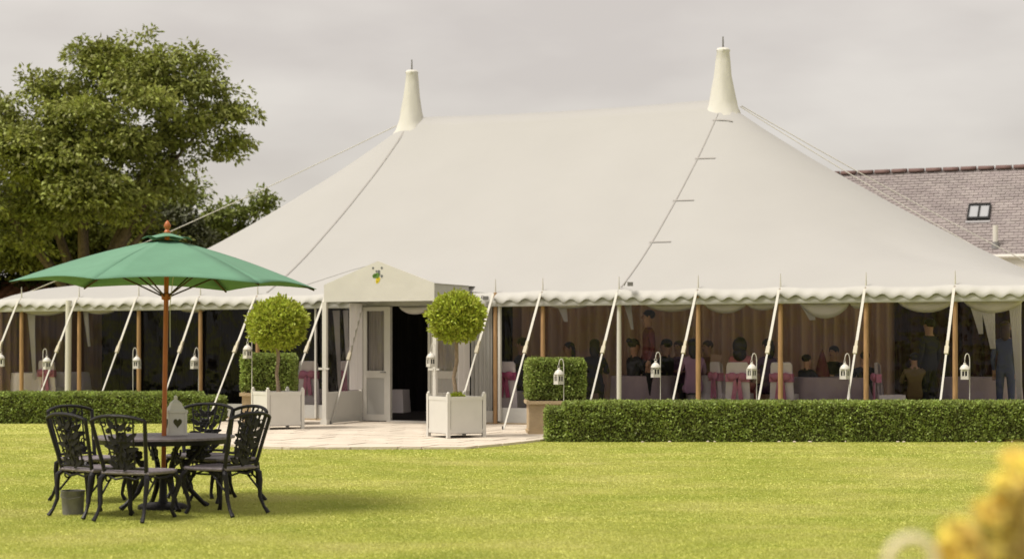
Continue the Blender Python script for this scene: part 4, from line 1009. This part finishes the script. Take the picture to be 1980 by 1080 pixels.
# parasol, leaning very slightly
pa = thing('parasol', 'green hexagonal garden parasol on a varnished wooden stem', 'parasol', CT + Vector((-.015, 0, 0)))
pa.rotation_euler = (0, R(.9), 0)
b = MB(); b.tube([(0, 0, .03), (0, 0, 1.2), (0, 0, 2.66)], .023, 12); b.build('pole', M['wood'], pa)
b = MB(); b.lathe([(.24, 0), (.24, .03), (.20, .05), (.05, .065), (.038, .10), (.036, .36), (.026, .37)], n=24); b.build('base', M['iron'], pa)
b = MB(); b.lathe([(.026, 2.63), (.034, 2.655), (.018, 2.68), (.03, 2.70), (.034, 2.72), (.022, 2.745), (.006, 2.765)], n=12); b.build('finial', M['wood'], pa)
b = MB(); b.lathe([(.026, 2.0), (.045, 2.01), (.045, 2.06), (.026, 2.07)], n=14); b.build('hub', M['wood'], pa)
RU = 1.455; ph0 = R(196)
def rib_pt(k, u): a = ph0 + k * PI / 3; return Vector((math.cos(a) * RU * u, math.sin(a) * RU * u, 2.595 - .455 * u + .035 * math.sin(PI * u)))
cz = None
b = MB(); NU = 12
for k in range(6):
    rows = []
    for i in range(NU + 1):
        u = .06 + .94 * i / NU; A, B = rib_pt(k, u), rib_pt(k + 1, u); row = []
        for j in range(9):
            v_ = j / 8; q = A.lerp(B, v_); s = math.sin(PI * v_); pull = 1 - .035 * s * u ** 3; q = Vector((q.x * pull, q.y * pull, q.z - .028 * s * u * (1 - u) * 2 + .042 * s * u ** 5 + .006 * math.sin(v_ * 17 + k * 2 + u * 5) * (1 - u) * u)); row.append(q)
        rows.append(row)
    b = MB(); b.grid(rows); o = b.build('canopy_panel', M['green'], pa, sharp=180); o.modifiers.new('t', 'SOLIDIFY').thickness = .003
    q = MB(); q.tube([rib_pt(k, u) - Vector((0, 0, .018)) for u in np.linspace(.03, .985, 8)], .0095, 6); rb = q.build('rib', M['shade_dark_wood'], pa)  # ribs and struts coloured dark to imitate shade under the canopy
    q = MB(); q.tube([(math.cos(ph0 + k * PI / 3) * .04, math.sin(ph0 + k * PI / 3) * .04, 2.04), rib_pt(k, .52) - Vector((0, 0, .03))], .008, 6); q.build('strut', M['shade_dark_wood'], rb)
b = MB()
n = 36; rows = []
for i, u in enumerate((.005, .06, .12, .165)):
    row = []
    for k in range(n + 1):
        a = ph0 + 2 * PI * k / n; s = abs(math.sin(3 * (a - ph0))); hexr = math.cos(PI / 6) / math.cos(((a - ph0) % (PI / 3)) - PI / 6)
        row.append((math.cos(a) * RU * u * hexr, math.sin(a) * RU * u * hexr, 2.65 - .455 * u * .9 + (.022 * s * (i == 3))))
    rows.append(row)
b.grid(rows); o = b.build('vent_cap', M['green'], pa, sharp=180); o.modifiers.new('t', 'SOLIDIFY').thickness = .004
b = MB(); b.tube([(.10, -.05, 2.50), (.045, -.04, 1.95), (.05, -.03, 1.55)], .004, 5); b.build('pull_cord', M['webbing'], pa)

# lantern on the table
lt = thing('table_lantern', 'white square lantern with leaf cut-outs standing on the garden table', 'lantern', CT + Vector((.075, .17, TZ)), R(24))
b = MB(); b.box((0, 0, .01), (.19, .19, .02)); b.build('base', M['paint'], lt)
for sx in (-1, 1):
    for sy in (-1, 1): b = MB(); b.box((sx * .08, sy * .08, .12), (.022, .022, .2)); b.ball((sx * .088, sy * .088, .225), (.014, .014, .022), 6, 5); b.build('corner_post', M['paint'], lt)
for k in range(4):
    Mr2 = Matrix.Rotation(k * PI / 2, 3, 'Z'); b = MB(); b.box(Mr2 @ Vector((0, -.08, .12)), (.14, .008, .2), Mx=Mr2); pn = b.build('side_panel', M['paint'], lt)
    q = MB(); pts = []
    for i in range(24):
        a = 2 * PI * i / 24; pts.append((.042 * math.sin(a) ** 3 * 1.0, .12 + .0032 * (13 * math.cos(a) - 5 * math.cos(2 * a) - 2 * math.cos(3 * a) - math.cos(4 * a))))
    q.prism(pts, .012, Mr2, Mr2 @ Vector((0, -.081, 0))); q.build('leaf_cutout', M['core'], pn, smooth=False)
b = MB(); b.lathe([(.132, .215), (.132, .228), (.10, .255), (.075, .29), (.07, .31), (.045, .325), (.018, .345), (.022, .36), (.008, .385)], n=4); 
rf_ = b.build('roof', M['paint'], lt, smooth=False); rf_.rotation_euler = (0, 0, PI / 4)

bk = thing('zinc_bucket', 'grey zinc bucket on the grass under the front left chair', 'bucket', GX(141, 16.35))
b = MB(); b.lathe([(.095, .0), (.108, .21), (.112, .215), (.112, .225), (.104, .225), (.098, .1), (.09, .015)], n=28); b.build('pail', M['zinc'], bk)
b = MB(); b.tube([(-.11, 0, .20), (-.09, -.10, .17), (0, -.135, .15), (.09, -.10, .17), (.11, 0, .20)], .004, 6); b.build('handle', M['zinc'], bk)

# ------------------------------------------------------------------ blurred foreground: yellow shrub and a looped stake
DF = 3.0
sh = thing('flowering_shrub', 'yellow flowering shrub out of focus at the lower right corner', 'shrub', GX(1960, DF))
heads = [(1848, 985), (1868, 995), (1908, 950), (1942, 890), (1962, 845), (1835, 1035), (1955, 868), (1985, 900), (1935, 930), (1965, 960), (1905, 965), (1990, 985), (1925, 1005), (1870, 1010), (1900, 1040), (1955, 1030), (1985, 1050), (1865, 1050), (1925, 1075), (1890, 1085), (1960, 1090), (2010, 880), (2030, 940), (2020, 1000), (2040, 1060), (1990, 860), (1840, 1000), (1850, 1080), (2060, 900)]
st = MB(); f0 = {}; Pl = []; Nl = []
base = Vector((0, 0, 0)); loc0 = GX(1960, DF)
for i, (x, y) in enumerate(heads):
    c = PX(x, y + 42, DF + random.uniform(-.10, .25)) - loc0; r = random.uniform(.025, .036)
    key = 'petal' if random.random() < .68 else 'petal_or'
    if key not in f0:
        b = MB()
        for ring, (nn, rr, el) in enumerate(((8, 1.0, .25), (7, .75, .7), (5, .5, 1.15))):
            for k in range(nn):
                a = 2 * PI * (k + .5 * ring) / nn; d = Vector((math.cos(a) * math.cos(el), math.sin(a) * math.cos(el), math.sin(el))); sdv = Vector((-math.sin(a), math.cos(a), 0))
                b.add([d * .1 * rr, d * .7 * rr + sdv * .42 * rr, d * 1.05 * rr + Vector((0, 0, -.05)), d * .7 * rr - sdv * .42 * rr], [(0, 1, 2, 3)])
        o = b.build('blossom', M[key], sh, smooth=False); f0[key] = o
    else: o = f0[key].copy(); link(o, sh)
    o.location = c; o.scale = (r, r, r); o.rotation_euler = (random.uniform(.2, 1.2), random.uniform(-.5, .5), random.uniform(-1, 1))
    b0 = Vector((random.uniform(-.06, .06), random.uniform(-.05, .1), 0)); mid = b0.lerp(c, .6) + Vector((random.uniform(-.03, .05), 0, .1)); st.tube([b0, b0.lerp(mid, .5), mid, c], [.006, .005, .004, .002], 5)
    n = 26; q = np.array(c) + RNG.normal(0, 1, (n, 3)) * np.array([.024, .03, .026]) - np.array([-.012, 0, .05]); Pl.append(q); Nl.append(RNG.normal(0, 1, (n, 3)))
for k in range(40):
    z = random.uniform(.2, 1.15); n = 12; q = np.array([random.uniform(-.02, .16), random.uniform(-.1, .2), z]) + RNG.normal(0, .03, (n, 3)); Pl.append(q); Nl.append(RNG.normal(0, 1, (n, 3)))
st.build('stems', M['bark'], sh)['kind'] = 'stuff'
leaves('foliage', np.concatenate(Pl), np.concatenate(Nl), .034, M['leaf_fg'], sh, .6, .6)
ks = thing('garden_stake', 'pale cane plant stake with a round loop at its top, blurred at the lower edge', 'stake', GX(1763, DF))
zc = PX(1763, 1086, DF).z
b = MB(); b.tube([(.040 * math.cos(a), 0, zc + .040 * math.sin(a)) for a in np.linspace(0, 2 * PI, 28)], .0095, 8, cap=False); b.build('loop', M['pale_wood'], ks)
b = MB(); b.tube([(0, 0, -.1), (0, 0, zc - .040)], .007, 8); b.build('rod', M['pale_wood'], ks)
